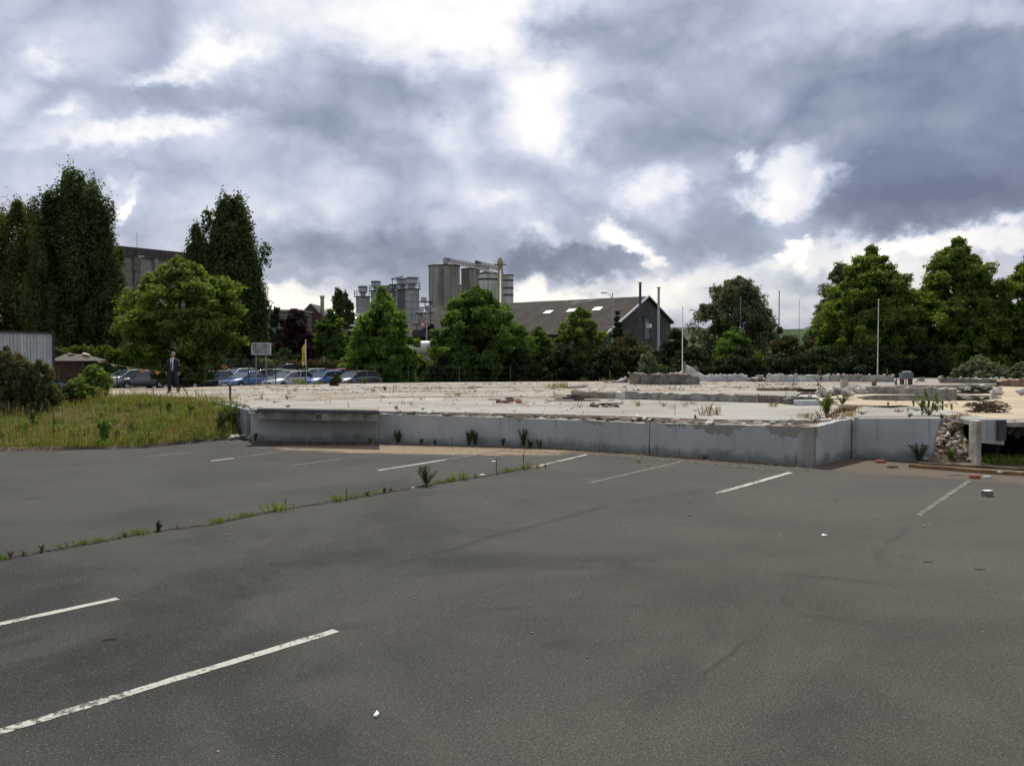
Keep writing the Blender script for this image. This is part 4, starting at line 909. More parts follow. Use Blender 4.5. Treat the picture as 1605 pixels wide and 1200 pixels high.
for px, py, hh, lb in ((698, 405, 1.6, 'small pink machine house at the upper end of the long conveyor'), (748, 409, 1.8, 'small dark winch head at the upper end of the short conveyor')):
    c = A(px, py, 256); rt = thing('head_house', lb, 'machine house', (c.x, c.y, c.z-hh)); bm = B(); box(bm, (0, 0, hh/2), (1.3, 1.2, hh)); obj('housing', bm, M_pink if px < 700 else M_steeld, rt); bm = B(); box(bm, (.9, 0, hh*.7), (.8, .6, .5)); obj('motor', bm, M_steeld, rt); bm = B(); box(bm, (0, 0, -1), (.3, .3, 2.2)); obj('leg', bm, M_steeld, rt)
c = A(784, 404, 247); rt = thing('elevator_tower', 'slim yellow elevator tower with a railed platform among the silos', 'tower', (c.x, c.y, 0)); H = c.z
bm = B(); box(bm, (-.45, 0, H/2-1), (.55, .8, H-2)); box(bm, (.55, 0, H/2-1.6), (.55, .8, H-3.2)); obj('casing', bm, M_yellow, rt)
bm = B(); tube(bm, [(0, 0, H-3.2), (0, 0, H-1.2), (0, 0, H)], [.7, .95, .4], 10); obj('head', bm, M_yellow, rt)
bm = B(); box(bm, (0, 0, H-1.9), (3.4, 2.4, .16)); obj('platform', bm, M_yellow, rt)
bm = B()
for x in (-1.6, -.8, .8, 1.6): box(bm, (x, -1.1, H-1.4), (.08, .08, .9))
bar(bm, (-1.6, -1.1, H-.95), (1.6, -1.1, H-.95), .08); obj('railing', bm, M_yellow, rt)
bm = B(); bar(bm, (0, 0, H-3), (-1.5, .5, H-5.5), .2); bar(bm, (.4, 0, H-3.4), (1.3, .5, H-5.5), .2); obj('chute', bm, M_yellow, rt)
# steel process silos
def psilo(px0, px1, topy, Y, m, label, turret=None, rails=False, cone=False):
    c = A((px0+px1)/2, topy, Y); r = (px1-px0)/2*Y/F; rt = thing('process_silo', label, 'silo', (c.x, c.y+r, 0)); H = c.z; z0 = H*.38 if cone else 0
    bm = B(); cyl(bm, (0, 0, z0), r, H-z0, 24); obj('shaft', bm, m, rt)
    if cone:
        bm = B(); tube(bm, [(0, 0, z0-2.2), (0, 0, z0)], [r*.25, r], 24); obj('hopper', bm, m, rt)
        for k in range(6):
            a = k*math.pi/3; bm = B(); box(bm, (math.cos(a)*r*.95, math.sin(a)*r*.95, z0/2), (.25, .25, z0)); obj('leg', bm, M_steeld, rt)
    for k in range(1, 7):
        z = z0+(H-z0)*k/7; bm = B(); cyl(bm, (0, 0, z), r+.05, .1, 24); obj('seam', bm, M_concd, rt)
    if turret:
        tr, th = turret; bm = B(); tube(bm, [(0, 0, H), (0, 0, H+th*.3), (0, 0, H+th*.4), (0, 0, H+th)], [tr*.55, tr*.55, tr, tr], 14); obj('turret', bm, M_steelg, rt)
        bm = B(); cyl(bm, (0, 0, H+th*.8), tr+.1, .25, 14); obj('turret_rim', bm, M_steeld, rt)
    if rails:
        bm = B()
        for k in range(12):
            a = k*math.pi/6; box(bm, (math.cos(a)*(r+.4), math.sin(a)*(r+.4), H+.6), (.07, .07, 1.2))
        for z in (H+.6, H+1.2):
            for k in range(12):
                a, b = k*math.pi/6, (k+1)*math.pi/6; bar(bm, (math.cos(a)*(r+.4), math.sin(a)*(r+.4), z), (math.cos(b)*(r+.4), math.sin(b)*(r+.4), z), .06)
        obj('guard_rail', bm, M_steeld, rt); bm = B(); cyl(bm, (0, 0, H-.1), r+.45, .14, 24); obj('walkway', bm, M_steeld, rt)
    return rt
M_ps = plain('sheet_metal_silo', (.30, .31, .32), .6, metal=.2, var=.12, scale=.6, streak=.6)
psilo(634, 655, 452, 190, M_ps, 'tall grey metal silo standing on dark legs right of the lime tree', turret=(1.25, 2.6), rails=True, cone=True)
psilo(621, 637, 453, 198, plain('dark_sheet_metal', (.10, .10, .105), .7, var=.2), 'darker metal silo with a turret behind the tall legged one', turret=(1.2, 2.6), rails=True)
psilo(556, 578, 464, 196, M_ps, 'squat pale metal silo at the left end of the silo group', turret=(1.0, 2.4), rails=True)
psilo(580, 596, 455, 205, M_ps, 'metal silo whose turret shows left above the lime tree', turret=(1.1, 2.3), rails=True)
psilo(597, 609, 458, 205, M_ps, 'metal silo with a small turret over the middle of the lime tree', turret=(.9, 1.6), rails=True)
psilo(609, 621, 456, 200, M_ps, 'metal silo with a small turret over the right side of the lime tree', turret=(.9, 1.6), rails=True)
c = A(656.5, 434, 190); pole(656.5, 434, 192, 0, .09, M_steeld, 'thin dark vent mast beside the tall legged silo', 'mast')
rt = thing('roof_gantry', 'dark steel gantry with an angled jib above the metal silos', 'gantry', tuple(A(622, 438, 197))); o = Vector(rt.location); bm = B(); bar(bm, Vector((-1.2, 0, .1)), A(632, 433, 197)-o, .18); obj('jib', bm, M_steeld, rt); bm = B(); bar(bm, (-1.3, 0, 0), (1.4, 0, 0), .14); bar(bm, (-1.0, 0, 0), (-1.0, 0, -3), .12); bar(bm, (1.2, 0, 0), (1.2, 0, -3), .12); obj('frame', bm, M_steeld, rt)
# works buildings between the trees
def shed(name, label, px0, px1, topy, Y, dep, m, roofm=None, pitch=0, cat='building', base=0, extra=None):
    a, b = A(px0, topy, Y), A(px1, topy, Y); H = a.z-base; W = b.x-a.x; rt = thing(name, label, cat, ((a.x+b.x)/2, Y+dep/2, base)); bm = B(); box(bm, (0, 0, H/2), (W, dep, H)); obj('wall', bm, m, rt)
    if roofm:
        bm = B()
        if pitch: 
            v_ = [bm.verts.new(q) for q in ((-W/2-.3, -dep/2-.3, H), (W/2+.3, -dep/2-.3, H), (W/2+.3, dep/2+.3, H), (-W/2-.3, dep/2+.3, H), (-W/2-.3, 0, H+pitch), (W/2+.3, 0, H+pitch))]
            for f in ((0, 1, 5, 4), (2, 3, 4, 5), (0, 4, 3), (1, 2, 5), (0, 3, 2, 1)): bm.faces.new([v_[i] for i in f])
        else: box(bm, (0, 0, H+.15), (W+.4, dep+.4, .28))
        obj('roof', bm, roofm, rt)
    return rt, W, H
M_slate = plain('slate_roof', (.055, .05, .05), .8, var=.25, scale=1)
r_, W, H = shed('works_hall', 'low dark roofed hall with a small rooflight behind the purple tree', 518, 566, 506, 150, 14, M_concd, M_slate, 2.0)
bm = B(); box(bm, (.6, -4.5, H+.9), (1.6, 1.4, .12), M=Matrix.Rotation(.27, 4, 'X')); obj('rooflight', bm, M_steelg, r_)
for y_, lb in ((508, 1), (515.5, 2)):
    bm = B(); z = A(0, y_, 143).z; box(bm, (0, -7.4, z), (W, .3, .35)); obj('pipe_bridge', bm, M_white, r_)
r_, W, H = shed('processing_frame', 'dark open steel structure with tanks between lime tree and round tree', 646, 682, 517, 170, 8, M_steeld, None)
for k in range(5):
    z = H+1.1*(k+1); bm = B(); box(bm, (-.3+.2*k, -3, z), (4.2-.4*k, 3, .14)); obj('deck_level', bm, M_steelg if k % 2 else M_steeld, r_)
    bm = B(); box(bm, (-1.4+.4*k, -3, z-.55), (.16, .16, 1.1)); box(bm, (1.2, -2, z-.55), (.16, .16, 1.1)); obj('upright', bm, M_steeld, r_)
for k, (x, z) in enumerate(((-.9, 2.2), (.8, 3.8), (0, 5.4))):
    bm = B(); cyl(bm, (x, -3.4, H+z), .6, 1.0, 12); obj('vessel', bm, M_steelg if k else M_ps, r_)
shed('white_kiosk', 'small bright white structure beside the tall legged silo', 654.5, 659, 486, 182, 3, M_white, M_steelg, cat='kiosk')
# flag red and white
rt = thing('flag', 'red and white flag hanging beside the pale lamp post', 'flag', tuple(A(665, 509, 112))); bm = B(); n = 8; vs = []
for i in range(n+1):
    x = -.45+.9*i/n; vs.append((bm.verts.new((x, .08*math.sin(i*1.3), .22+.1*math.sin(i*.8))), bm.verts.new((x, .08*math.sin(i*1.3+.4), -.26+.1*math.sin(i*.8)))))
for p_, q_ in zip(vs, vs[1:]): bm.faces.new((p_[0], q_[0], q_[1], p_[1]))
obj('cloth', bm, plain('flag_red', (.45, .06, .08), .8), rt); bm = B(); vs = []
for i in range(5):
    x = -.4+.4*i/4; vs.append((bm.verts.new((x, .06*math.sin(i*1.3)-.03, .2)), bm.verts.new((x, .06*math.sin(i*1.3)-.03, -.05-.1*i/4))))
for p_, q_ in zip(vs, vs[1:]): bm.faces.new((p_[0], q_[0], q_[1], p_[1]))
obj('white_field', bm, M_white, rt)
# white curved tank / canopy roof
c = A(658, 534, 96); rt = thing('storage_tank', 'cream white horizontal tank on a grey plinth between lime tree and round tree', 'tank', (c.x, c.y+1, 0)); bm = B(); r = .75; tube(bm, [(-3.4, 0, c.z-r), (-3.2, 0, c.z-r), (3.2, 0, c.z-r), (3.4, 0, c.z-r)], [r*.8, r, r, r*.8], 20); obj('tank_body', bm, plain('cream_paint', (.62, .60, .53), .5, var=.1), rt, smooth=False)
bm = B(); box(bm, (0, .2, (c.z-2*r)/2), (6.6, 2.0, c.z-2*r)); obj('plinth', bm, M_conc, rt)
# brick house gable and chimney
c = A(487, 476, 170); rt = thing('brick_house', 'brown brick house gable with a pointed slate roof behind the purple tree', 'house', (c.x, c.y+4, 0)); H = c.z; w_ = 1.75
bm = B(); f0 = [bm.verts.new(q) for q in ((-w_, -4, 0), (-w_, -4, H-1.9), (0, -4, H-.1), (w_, -4, H-1.9), (w_, -4, 0))]; f1 = [bm.verts.new(v_.co+Vector((0, 8, 0))) for v_ in f0]; bm.faces.new(f0); bm.faces.new(f1)
for i in range(5): bm.faces.new((f0[i], f0[(i+1) % 5], f1[(i+1) % 5], f1[i]))
obj('wall', bm, plain('brown_brickwork', (.11, .055, .04), .9, var=.2), rt)
for sg_ in (-1, 1):
    bm = B(); bar(bm, (0, -4.2, H), (sg_*(w_+.4), -4.2, H-2.3), .3, .14); v0 = [bm.verts.new(q) for q in ((0, -4.3, H+.05), (sg_*(w_+.4), -4.3, H-2.25), (sg_*(w_+.4), 4.3, H-2.25), (0, 4.3, H+.05))]; bm.faces.new(v0); obj('roof', bm, M_slate, rt)
c = A(505, 463.5, 172); rt = thing('chimney', 'slim grey brick chimney stack standing right of the house gable', 'chimney', (c.x, c.y, 0)); bm = B(); tube(bm, [(0, 0, 0), (0, 0, c.z)], [.5, .36], 10); obj('stack', bm, M_conc, rt); bm = B(); cyl(bm, (0, 0, c.z-.4), .46, .4, 10); obj('chimney_cap', bm, M_concm, rt)
shed('works_hall', 'low flat grey roofed building at the foot of the second poplar', 415, 470, 487.5, 160, 10, M_concd, M_steelg)
shed('garage', 'white fronted low house half hidden under the right hand plane trees', 1560, 1612, 566, 100, 8, M_white, M_slate, 1.0, 'house')
shed('garage', 'pale wall with a dark roof glimpsed through the trees at far right', 1440, 1466, 572, 108, 6, M_concl, M_slate, .8, 'house')
# clad trailer box and shed at left
a, b = A(-60, 514.5, 47), A(81.5, 524.5, 53); rt = thing('clad_cabin', 'long pale metal clad cabin at the left picture edge', 'cabin', ((a.x+b.x)/2, (a.y+b.y)/2, 0)); o = Vector(rt.location); o.z = 0
d = Vector((b.x-a.x, b.y-a.y, 0)); L = d.length; d /= L; n = Vector((-d.y, d.x, 0)); H = (a.z+b.z)/2; rot = Matrix.Rotation(math.atan2(d.y, d.x), 4, 'Z'); z0 = .4
bm = B(); box(bm, n*1.3+Vector((0, 0, (H+z0)/2)), (L-.1, 2.5, H-z0-.1), M=rot); obj('wall', bm, M_concl, rt); M_clad = plain('pale_cladding', (.56, .57, .58), .5, var=.12, scale=.8, streak=1)
me = None
for k in range(26):
    c = -d*(L/2)+d*(L*(k+.5)/26); c = c+Vector((0, 0, (H+z0)/2))
    if me is None:
        bm = B(); box(bm, (0, 0, 0), (L/26-.035, .05, H-z0-.12), M=rot); po = obj('cladding_panel', bm, M_clad, rt, loc=c); me = po
    else: again(me, rt, c)
bm = B(); box(bm, n*1.25+Vector((0, 0, H)), (L+.1, 2.8, .1), M=rot); obj('roof', bm, M_steeld, rt)
bm = B(); bar(bm, d*(L/2+.02)-n*.06+Vector((0, 0, z0)), d*(L/2+.02)-n*.06+Vector((0, 0, H)), .12); obj('corner_post', bm, M_steeld, rt)
for k in (-.4, -.1, .2, .45):
    bm = B(); box(bm, d*L*k+n*1.2+Vector((0, 0, .2)), (.3, 2.2, .42), M=rot); obj('support', bm, M_dark, rt)
a, b = A(82, 555, 57), A(139, 557, 57); rt = thing('timber_shed', 'small dark timber shed with a brown felt roof and sacks lying on it', 'shed', ((a.x+b.x)/2, 58.2, 0)); W = b.x-a.x; H = a.z-.35
bm = B(); box(bm, (-.1, 0, H/2), (W-.5, 2.3, H)); obj('wall', bm, plain('dark_boarding', (.045, .025, .02), .85, var=.3, streak=2), rt)
for k in range(9):
    bm = B(); box(bm, (-.1, -1.18, .12+k*(H-.1)/9), (W-.5, .03, (H-.1)/9-.03)); obj('board', bm, plain('shed_board', (.06, .035, .025), .85, var=.3), rt)
bm = B(); v_ = [bm.verts.new(q) for q in ((-W/2, -1.5, H-.08), (W/2, -1.5, H-.08), (W/2, 1.5, H-.08), (-W/2, 1.5, H-.08), (-W/2+.2, 0, H+.36), (W/2-.9, 0, H+.36))]
for f in ((0, 1, 5, 4), (2, 3, 4, 5), (0, 4, 3), (1, 2, 5), (0, 3, 2, 1)): bm.faces.new([v_[i] for i in f])
obj('roof', bm, plain('brown_felt', (.085, .07, .065), .9, var=.15), rt)
for x, lb in ((-.45, 'pale cloth sack lying on the left of the shed roof'), (.55, 'pale flattened bag on the right of the shed roof')):
    bm = B(); rock_mesh(bm, (0, 0, 0), .26, rr, .35, 2); tag(obj('sack', bm, plain('sack_cloth', (.55, .42, .34), .9), loc=(rt.location.x+x, 58.0, H+.34)), lb, 'sack')
# bunting of yellow pennants
P0, P1 = A(84, 545, 54), A(262, 583, 52); rt = thing('bunting', 'string of orange yellow pennants sagging in front of the left hedge', 'bunting', tuple(P0)); pts = []
for i in range(25):
    t = i/24; p = P0.lerp(P1, t); p.z -= .55*4*t*(1-t)*.4; pts.append(p-P0)
bm = B(); tube(bm, pts, .012, 4); obj('string', bm, M_yellow, rt)
M_pen = plain('orange_pennant', (.75, .36, .04), .6, var=.1); M_penw = plain('pale_pennant', (.72, .55, .32), .6)
for k, t in enumerate((.32, .45, .575, .70, .815, .93)):
    i = int(t*24); c = pts[i]; w_ = .26 if k < 3 else .17; hh = .07+.035*k; bm = B(); vs = [bm.verts.new(c+Vector(q)) for q in ((-w_, 0, .03), (w_, .03, -.05), (-w_*.2, .05, -hh))]; vb = [bm.verts.new(v_.co+Vector((0, .006, 0))) for v_ in vs]; bm.faces.new(vs); bm.faces.new(vb)
    for q in range(3): bm.faces.new((vs[q], vs[(q+1) % 3], vb[(q+1) % 3], vb[q]))
    obj('pennant', bm, M_penw if k < 3 else M_pen, rt)
c = A(352, 573.5, 62); bm = B(); vs = [bm.verts.new(q) for q in ((-.3, 0, .05), (.3, 0, 0), (0, .02, -.28))]; vb = [bm.verts.new(v_.co+Vector((0, .01, 0))) for v_ in vs]; bm.faces.new(vs); bm.faces.new(vb)
for q in range(3): bm.faces.new((vs[q], vs[(q+1) % 3], vb[(q+1) % 3], vb[q]))
tag(obj('pennant', bm, M_pen, loc=c), 'single orange pennant hanging above the white hatchback', 'pennant')
# sign board from behind, flag pole of the car lot
c = A(409.5, 546.5, 62); rt = thing('sign_board', 'white framed board seen from behind on two posts above the parked cars', 'sign', (c.x, c.y, 0)); wd, hh = 1.32, .80
bm = B(); box(bm, (0, 0, c.z), (wd-.1, .05, hh-.1)); obj('board', bm, plain('board_back', (.50, .51, .51), .6), rt)
bm = B()
for q in ((0, hh/2, wd, .09), (0, -hh/2, wd, .09)): box(bm, (q[0], -.02, c.z+q[1]), (q[2], .08, q[3]))
for x in (-1, 1): box(bm, (x*wd/2, -.02, c.z), (.09, .08, hh+.09))
obj('frame', bm, M_white, rt)
for x in (-.36, .36):
    bm = B(); box(bm, (x, -.08, c.z/2+.15), (.07, .07, c.z+.5)); obj('post', bm, M_steelg, rt)
bm = B(); bar(bm, (-.34, -.1, c.z-.35), (.34, -.1, c.z+.35), .05); obj('brace', bm, M_steelg, rt)
c = A(479, 532, 61); rt = thing('flagpole', 'white pole with a limp yellow flag above the parked cars', 'flagpole', (c.x, c.y, 0)); bm = B(); tube(bm, [(0, 0, 0), (0, 0, c.z)], [.05, .035], 8); obj('pole', bm, M_white, rt)
bm = B(); vs = []
for i in range(14):
    z = c.z-.25-i*.105; w0 = .24 if 0 < i < 12 else .12; a_ = i*.5; vs.append([bm.verts.new((-.04-w0*k/3, .09*math.sin(a_+k*1.6), z-.10*k*k/3+.03*math.sin(k*2+i))) for k in range(4)])
for p_, q_ in zip(vs, vs[1:]):
    for k in range(3): bm.faces.new((p_[k], p_[k+1], q_[k+1], q_[k]))
obj('flag_cloth', bm, plain('yellow_flag', (.66, .50, .08), .8, var=.15), rt)
# wire fence posts along the car lot
rt = thing('wire_fence', 'thin dark green wire fence between the slab and the parked cars', 'fence', tuple(G(183, 608, 0.3)[:2])+(0,)); o = Vector(rt.location)
fp = []
for px in (-30, 92, 183, 265, 321, 390, 432, 479, 560, 640, 720, 800):
    Yf = 54+(px > 400)*1.5; p = A(px, 580, Yf); fp.append(p); bm = B(); tube(bm, [(p.x-o.x, p.y-o.y, 0), (p.x-o.x, p.y-o.y, 1.75)], .035, 6); obj('post', bm, M_green, rt)
bm = B()
for z in (.5, .9, 1.3, 1.7):
    for p_, q_ in zip(fp, fp[1:]): bar(bm, (p_.x-o.x, p_.y-o.y, z), (q_.x-o.x, q_.y-o.y, z), .012)
obj('wire', bm, M_green, rt); bm = B()
for px in (183,):
    p = A(px, 580, 54)-o; bar(bm, (p.x, p.y, 1.3), (p.x+1.3, p.y, 0), .05)
obj('brace', bm, M_green, rt)
p = G(361, 629, .86); bm = B(); tube(bm, [(0, 0, -.3), (0, 0, A(361, 602, p.y).z-p.z)], .04, 6); tag(obj('post', bm, M_rust, loc=p), 'thin dark metal post standing alone in front of the grey wall by the grass', 'post')

# ================================================================== CARS
def paint(name, c): return plain('car_paint_'+name, c, .28, var=.03, coat=1, spec=.5)
def f_glass(s): return pbsdf(s, (.035, .045, .05), .04, spec=.8)
M_glass = mat('car_glass', f_glass); M_tyre = plain('tyre_rubber', (.02, .02, .02), .85); M_rim = plain('alloy_rim', (.5, .5, .5), .3, metal=.7); M_head = plain('headlight_lens', (.7, .72, .72), .08); M_tail = plain('tail_light_lens', (.35, .02, .02), .15); M_trim = plain('dark_trim', (.03, .03, .03), .6); M_plate = plain('number_plate_blank', (.7, .7, .66), .5)
def car(label, px, Y, heading, colr, kind='hatch', L=4.1, W=1.72, H=1.45, cat='car', xoff=0):
    """heading: degrees, 0 = nose to the right of the picture, 270 = nose towards the camera"""
    p = A(px, 590, Y); rt = thing('parked_car', label, cat, (p.x, p.y, -.25), R(heading), 'cars parked on the lot behind the slab')
    if kind == 'sedan': ST = [(-.5, .50, .86), (-.485, .62, .93), (-.36, .655, .98), (-.2, .66, 1), (0, .655, 1), (.16, .645, 1), (.25, .62, .99), (.40, .55, .95), (.475, .47, .88), (.5, .34, .80)]; G0 = (-.34, .24); G1 = (-.19, .03)
    elif kind == 'van': ST = [(-.5, .52, .92), (-.49, .62, .96), (-.4, .64, 1), (-.2, .64, 1), (0, .64, 1), (.2, .62, 1), (.3, .60, .99), (.42, .54, .95), (.48, .44, .88), (.5, .32, .82)]; G0 = (-.485, .30); G1 = (-.44, .08)
    else: ST = [(-.5, .48, .88), (-.49, .62, .95), (-.4, .665, .99), (-.2, .665, 1), (0, .66, 1), (.18, .645, 1), (.26, .62, .99), (.40, .55, .95), (.475, .46, .88), (.5, .33, .80)]; G0 = (-.475, .25); G1 = (-.37, .05)
    bm = B(); pr = None; hw = W/2; zb = .15*H
    for x, z, wf in ST:
        h = hw*wf; zt = z*H; zl = zb if abs(x) < .46 else zb*1.3
        half = [(0, zl), (h*.86, zl), (h*.98, zl+.12), (h, zb+.45*(zt-zb)), (h*.985, zt-.12*(zt-zb)), (h*.86, zt), (0, zt+.03)]
        ring = half+[(-a, b) for a, b in half[-2:0:-1]]; cur = [bm.verts.new((x*L, a, b)) for a, b in ring]
        if pr:
            for k in range(len(ring)): bm.faces.new((pr[k], cur[k], cur[(k+1) % len(ring)], pr[(k+1) % len(ring)]))
        else: bm.faces.new(cur)
        pr = cur
    bm.faces.new(pr); body = obj('body', bm, colr, rt, smooth=True)
    zb2, zt2 = .64*H, .965*H; hb, ht = hw*.87, hw*.70
    P = {}
    for sy in (-1, 1):
        for n_, x in (('r', G0[0]), ('f', G0[1])): P[n_+'b', sy] = Vector((x*L, sy*hb, zb2))
        for n_, x in (('r', G1[0]), ('f', G1[1])): P[n_+'t', sy] = Vector((x*L, sy*ht, zt2))
    def pane(name, q, e=0):
        c = sum(q, Vector())/4; bm = B(); vs = [bm.verts.new(c+(v_-c)*.97) for v_ in q]; n_ = (q[1]-q[0]).cross(q[3]-q[0]).normalized()*.02; v2 = [bm.verts.new(v_.co-n_) for v_ in vs]
        bm.faces.new(vs); bm.faces.new(v2)
        for k in range(4): bm.faces.new((vs[k], vs[(k+1) % 4], v2[(k+1) % 4], v2[k]))
        return obj(name, bm, M_glass, rt)
    pane('windscreen', [P['fb', -1], P['fb', 1], P['ft', 1], P['ft', -1]]); pane('rear_window', [P['rb', 1], P['rb', -1], P['rt', -1], P['rt', 1]])
    for sy in (-1, 1): pane('side_window', [P['rb', sy], P['fb', sy], P['ft', sy], P['rt', sy]] if sy < 0 else [P['fb', sy], P['rb', sy], P['rt', sy], P['ft', sy]])
    bm = B(); rs = []
    for fx, wz, dz in ((0, .94, 0), (.08, 1.02, .02), (.5, 1.04, .045), (.92, 1.02, .02), (1, .94, 0)):
        x = P['rt', 1].x+(P['ft', 1].x-P['rt', 1].x)*fx+(-.05 if fx == 0 else .05 if fx == 1 else 0); rs.append([bm.verts.new((x, ht*wz*k, zt2-.03+dz+(.03 if abs(k) < .9 else 0))) for k in (-1, -.85, 0, .85, 1)])
    for a_, b_ in zip(rs, rs[1:]):
        for k in range(4): bm.faces.new((a_[k], b_[k], b_[k+1], a_[k+1]))
    for sy in (-1, 1):
        bar(bm, P['fb', sy]+Vector((.04, 0, -.03)), P['ft', sy], .07, .05); bar(bm, P['rb', sy]+Vector((0, 0, -.03)), P['rt', sy], .13, .06)
        m0 = P['rb', sy].lerp(P['fb', sy], .5); m1 = P['rt', sy].lerp(P['ft', sy], .48); bar(bm, m0, m1, .07, .05)
    obj('roof', bm, colr, rt)
    wr = .31; wheel = None
    for x in (-.31, .31):
        for sy in (-1, 1):
            bm = B(); tube(bm, [(0, -.1, 0), (0, -.09, 0), (0, .09, 0), (0, .1, 0)], [wr*.93, wr, wr, wr*.93], 18)
            wo_ = obj('wheel', bm, M_tyre, rt, loc=(x*L, sy*(hw-.085), wr)); bm = B(); tube(bm, [(0, sy*.085, 0), (0, sy*.112, 0)], [wr*.62, wr*.52], 12); obj('rim', bm, M_rim, wo_)
            bm = B(); tube(bm, [(0, 0, 0), (0, sy*.012, 0)], wr*1.16, 18); obj('wheel_arch', bm, M_trim, rt, loc=(x*L, sy*(hw-.012), wr+.03))
    for sy in (-1, 1):
        bm = B(); box(bm, (.455*L, sy*hw*.63, .47*H), (.22, .34, .15), rz=-sy*.35); obj('headlight', bm, M_head, rt)
        bm = B(); box(bm, (-.485*L, sy*hw*.74, .56*H), (.10, .22, .24)); obj('tail_light', bm, M_tail, rt)
        bm = B(); box(bm, (.17*L, sy*(hw+.06), .68*H), (.12, .18, .12)); obj('wing_mirror', bm, colr, rt)
    bm = B(); box(bm, (.492*L, 0, .40*H), (.05, W*.42, .11)); box(bm, (.495*L, 0, .22*H), (.06, W*.6, .10)); obj('grille', bm, M_trim, rt)
    bm = B(); box(bm, (.507*L, 0, .285*H), (.03, .5, .11)); obj('number_plate', bm, M_plate, rt)
    bm = B(); box(bm, (-.5*L, 0, .24*H), (.07, W*.8, .2)); obj('rear_bumper', bm, M_trim, rt)
    return rt
Pg, Pb, Pk, Pw, Ps, Pr, Pm, Pgr, Pn = [paint(*q) for q in (('grey', (.07, .07, .075)), ('blue', (.03, .10, .30)), ('black', (.012, .013, .015)), ('white', (.55, .57, .56)), ('silver', (.40, .41, .43)), ('red', (.38, .02, .03)), ('maroon', (.16, .035, .045)), ('pale_green', (.30, .38, .34)), ('navy', (.02, .04, .12)))]
car('dark blue grey estate half hidden by the feathery bush, nose to the right', 88, 58.0, -14, Pn, 'sedan', 4.3)
car('dark grey car between the green shrub and the walking man, wheels visible', 217, 67.5, 230, Pg, 'sedan', 4.2)
car('silver car with a glinting bonnet behind the dark grey one', 200, 72.0, 241, Ps, 'hatch', 4.1)
car('dark blue hatchback at the back left of the car row behind the shrub', 181, 76.5, 245, Pn, 'hatch', 4.1)
car('pale silver car in the shade of the round tree left of the man', 246, 75.5, 245, Ps, 'hatch', 3.9)
car('pale blue small car in the shade of the round tree right of the man', 302, 72.5, 250, paint('pale_blue', (.16, .30, .36)), 'hatch', 3.7)
car('black car under the right edge of the round tree with a bright wheel', 326, 67.5, 217, Pk, 'hatch', 4.0)
car('white hatchback behind the blue saloon at the sign board', 371, 71.5, 238, Pw, 'hatch', 4.0, H=1.55)
car('red high roofed car behind the white hatchback', 366, 79.5, 238, Pr, 'van', 4.3, H=1.9)
car('blue saloon right in front of the sign board posts', 386, 66.5, 241, Pb, 'sedan', 4.3)
car('dark green saloon behind the blue one', 403, 72.5, 244, paint('dark_green', (.02, .05, .04)), 'sedan', 4.3)
car('pale green windscreen hatchback squeezed between blue and silver cars', 424, 74.5, 245, Pgr, 'hatch', 4.0)
car('black hatchback behind the bright silver car', 438, 70.5, 241, Pk, 'hatch', 4.0)
car('maroon people carrier standing high behind the row at the yellow flag', 449, 79.5, 226, Pm, 'van', 4.5, H=1.85)
car('dark car with a strongly glinting bonnet left of the flagpole', 452, 66.0, 238, Ps, 'hatch', 4.2)
car('white green hatchback behind the flagpole', 482, 73.5, 234, Pgr, 'hatch', 4.1, H=1.5)
car('blue hatchback right of the flagpole behind the small bush', 507, 67.5, 242, Pb, 'hatch', 4.1)
car('red roofed car behind the blue hatchback', 524, 75.5, 241, Pr, 'hatch', 4.0)
car('dark grey hatchback alone at the right end of the car row', 557, 67.5, 234, Pg, 'hatch', 4.1)

# ================================================================== PERSON
p = G(272, 614.5, .886); person = thing('person', 'man in a dark suit, white shirt and dark tie walking across the slab', 'person', (p.x, p.y, .885), R(180), None); person.scale = (.97, .97, .97)
skin = plain('skin', (.34, .17, .12), .6, var=.05); suit = plain('dark_suit', (.009, .011, .018), .8, var=.15); shirt = plain('white_shirt', (.68, .70, .76), .8, var=.05); tie = plain('dark_tie', (.03, .03, .06), .7); hair = plain('grey_hair', (.45, .43, .40), .8, var=.2); shoe = plain('black_shoe', (.012, .012, .012), .35)
# local +Y is the way he faces; skeleton of joints
J = [('pel', (0, 0, .96), .125, None), ('waist', (0, 0, 1.10), .12, 0), ('chest', (0, .0, 1.28), .12, 1), ('neckb', (0, -.01, 1.46), .07, 2), ('neck', (0, .0, 1.53), .055, 3), ('head0', (0, .015, 1.60), .075, 4), ('head1', (0, .01, 1.68), .088, 5), ('head2', (0, .0, 1.735), .065, 6)]
def limb(lst): 
    for q in lst: J.append(q)
b0 = len(J); limb([('shR', (.165, 0, 1.40), .045, 3), ('elR', (.27, -.03, 1.14), .042, b0), ('wrR', (.27, .05, .90), .028, b0+1), ('paR', (.27, .08, .83), .034, b0+2)])
b1 = len(J); limb([('shL', (-.165, 0, 1.40), .045, 3), ('elL', (-.28, -.03, 1.15), .042, b1), ('wrL', (-.29, .02, .90), .028, b1+1), ('paL', (-.29, .04, .83), .034, b1+2)])
b2 = len(J); limb([('hipR', (.10, 0, .90), .10, 0), ('knR', (.145, .10, .50), .06, b2), ('anR', (.17, .02, .09), .038, b2+1), ('toR', (.185, .17, .035), .033, b2+2)])
b3 = len(J); limb([('hipL', (-.10, 0, .90), .10, 0), ('knL', (-.15, .04, .49), .06, b3), ('anL', (-.20, -.06, .09), .038, b3+1), ('toL', (-.22, .10, .035), .033, b3+2)])
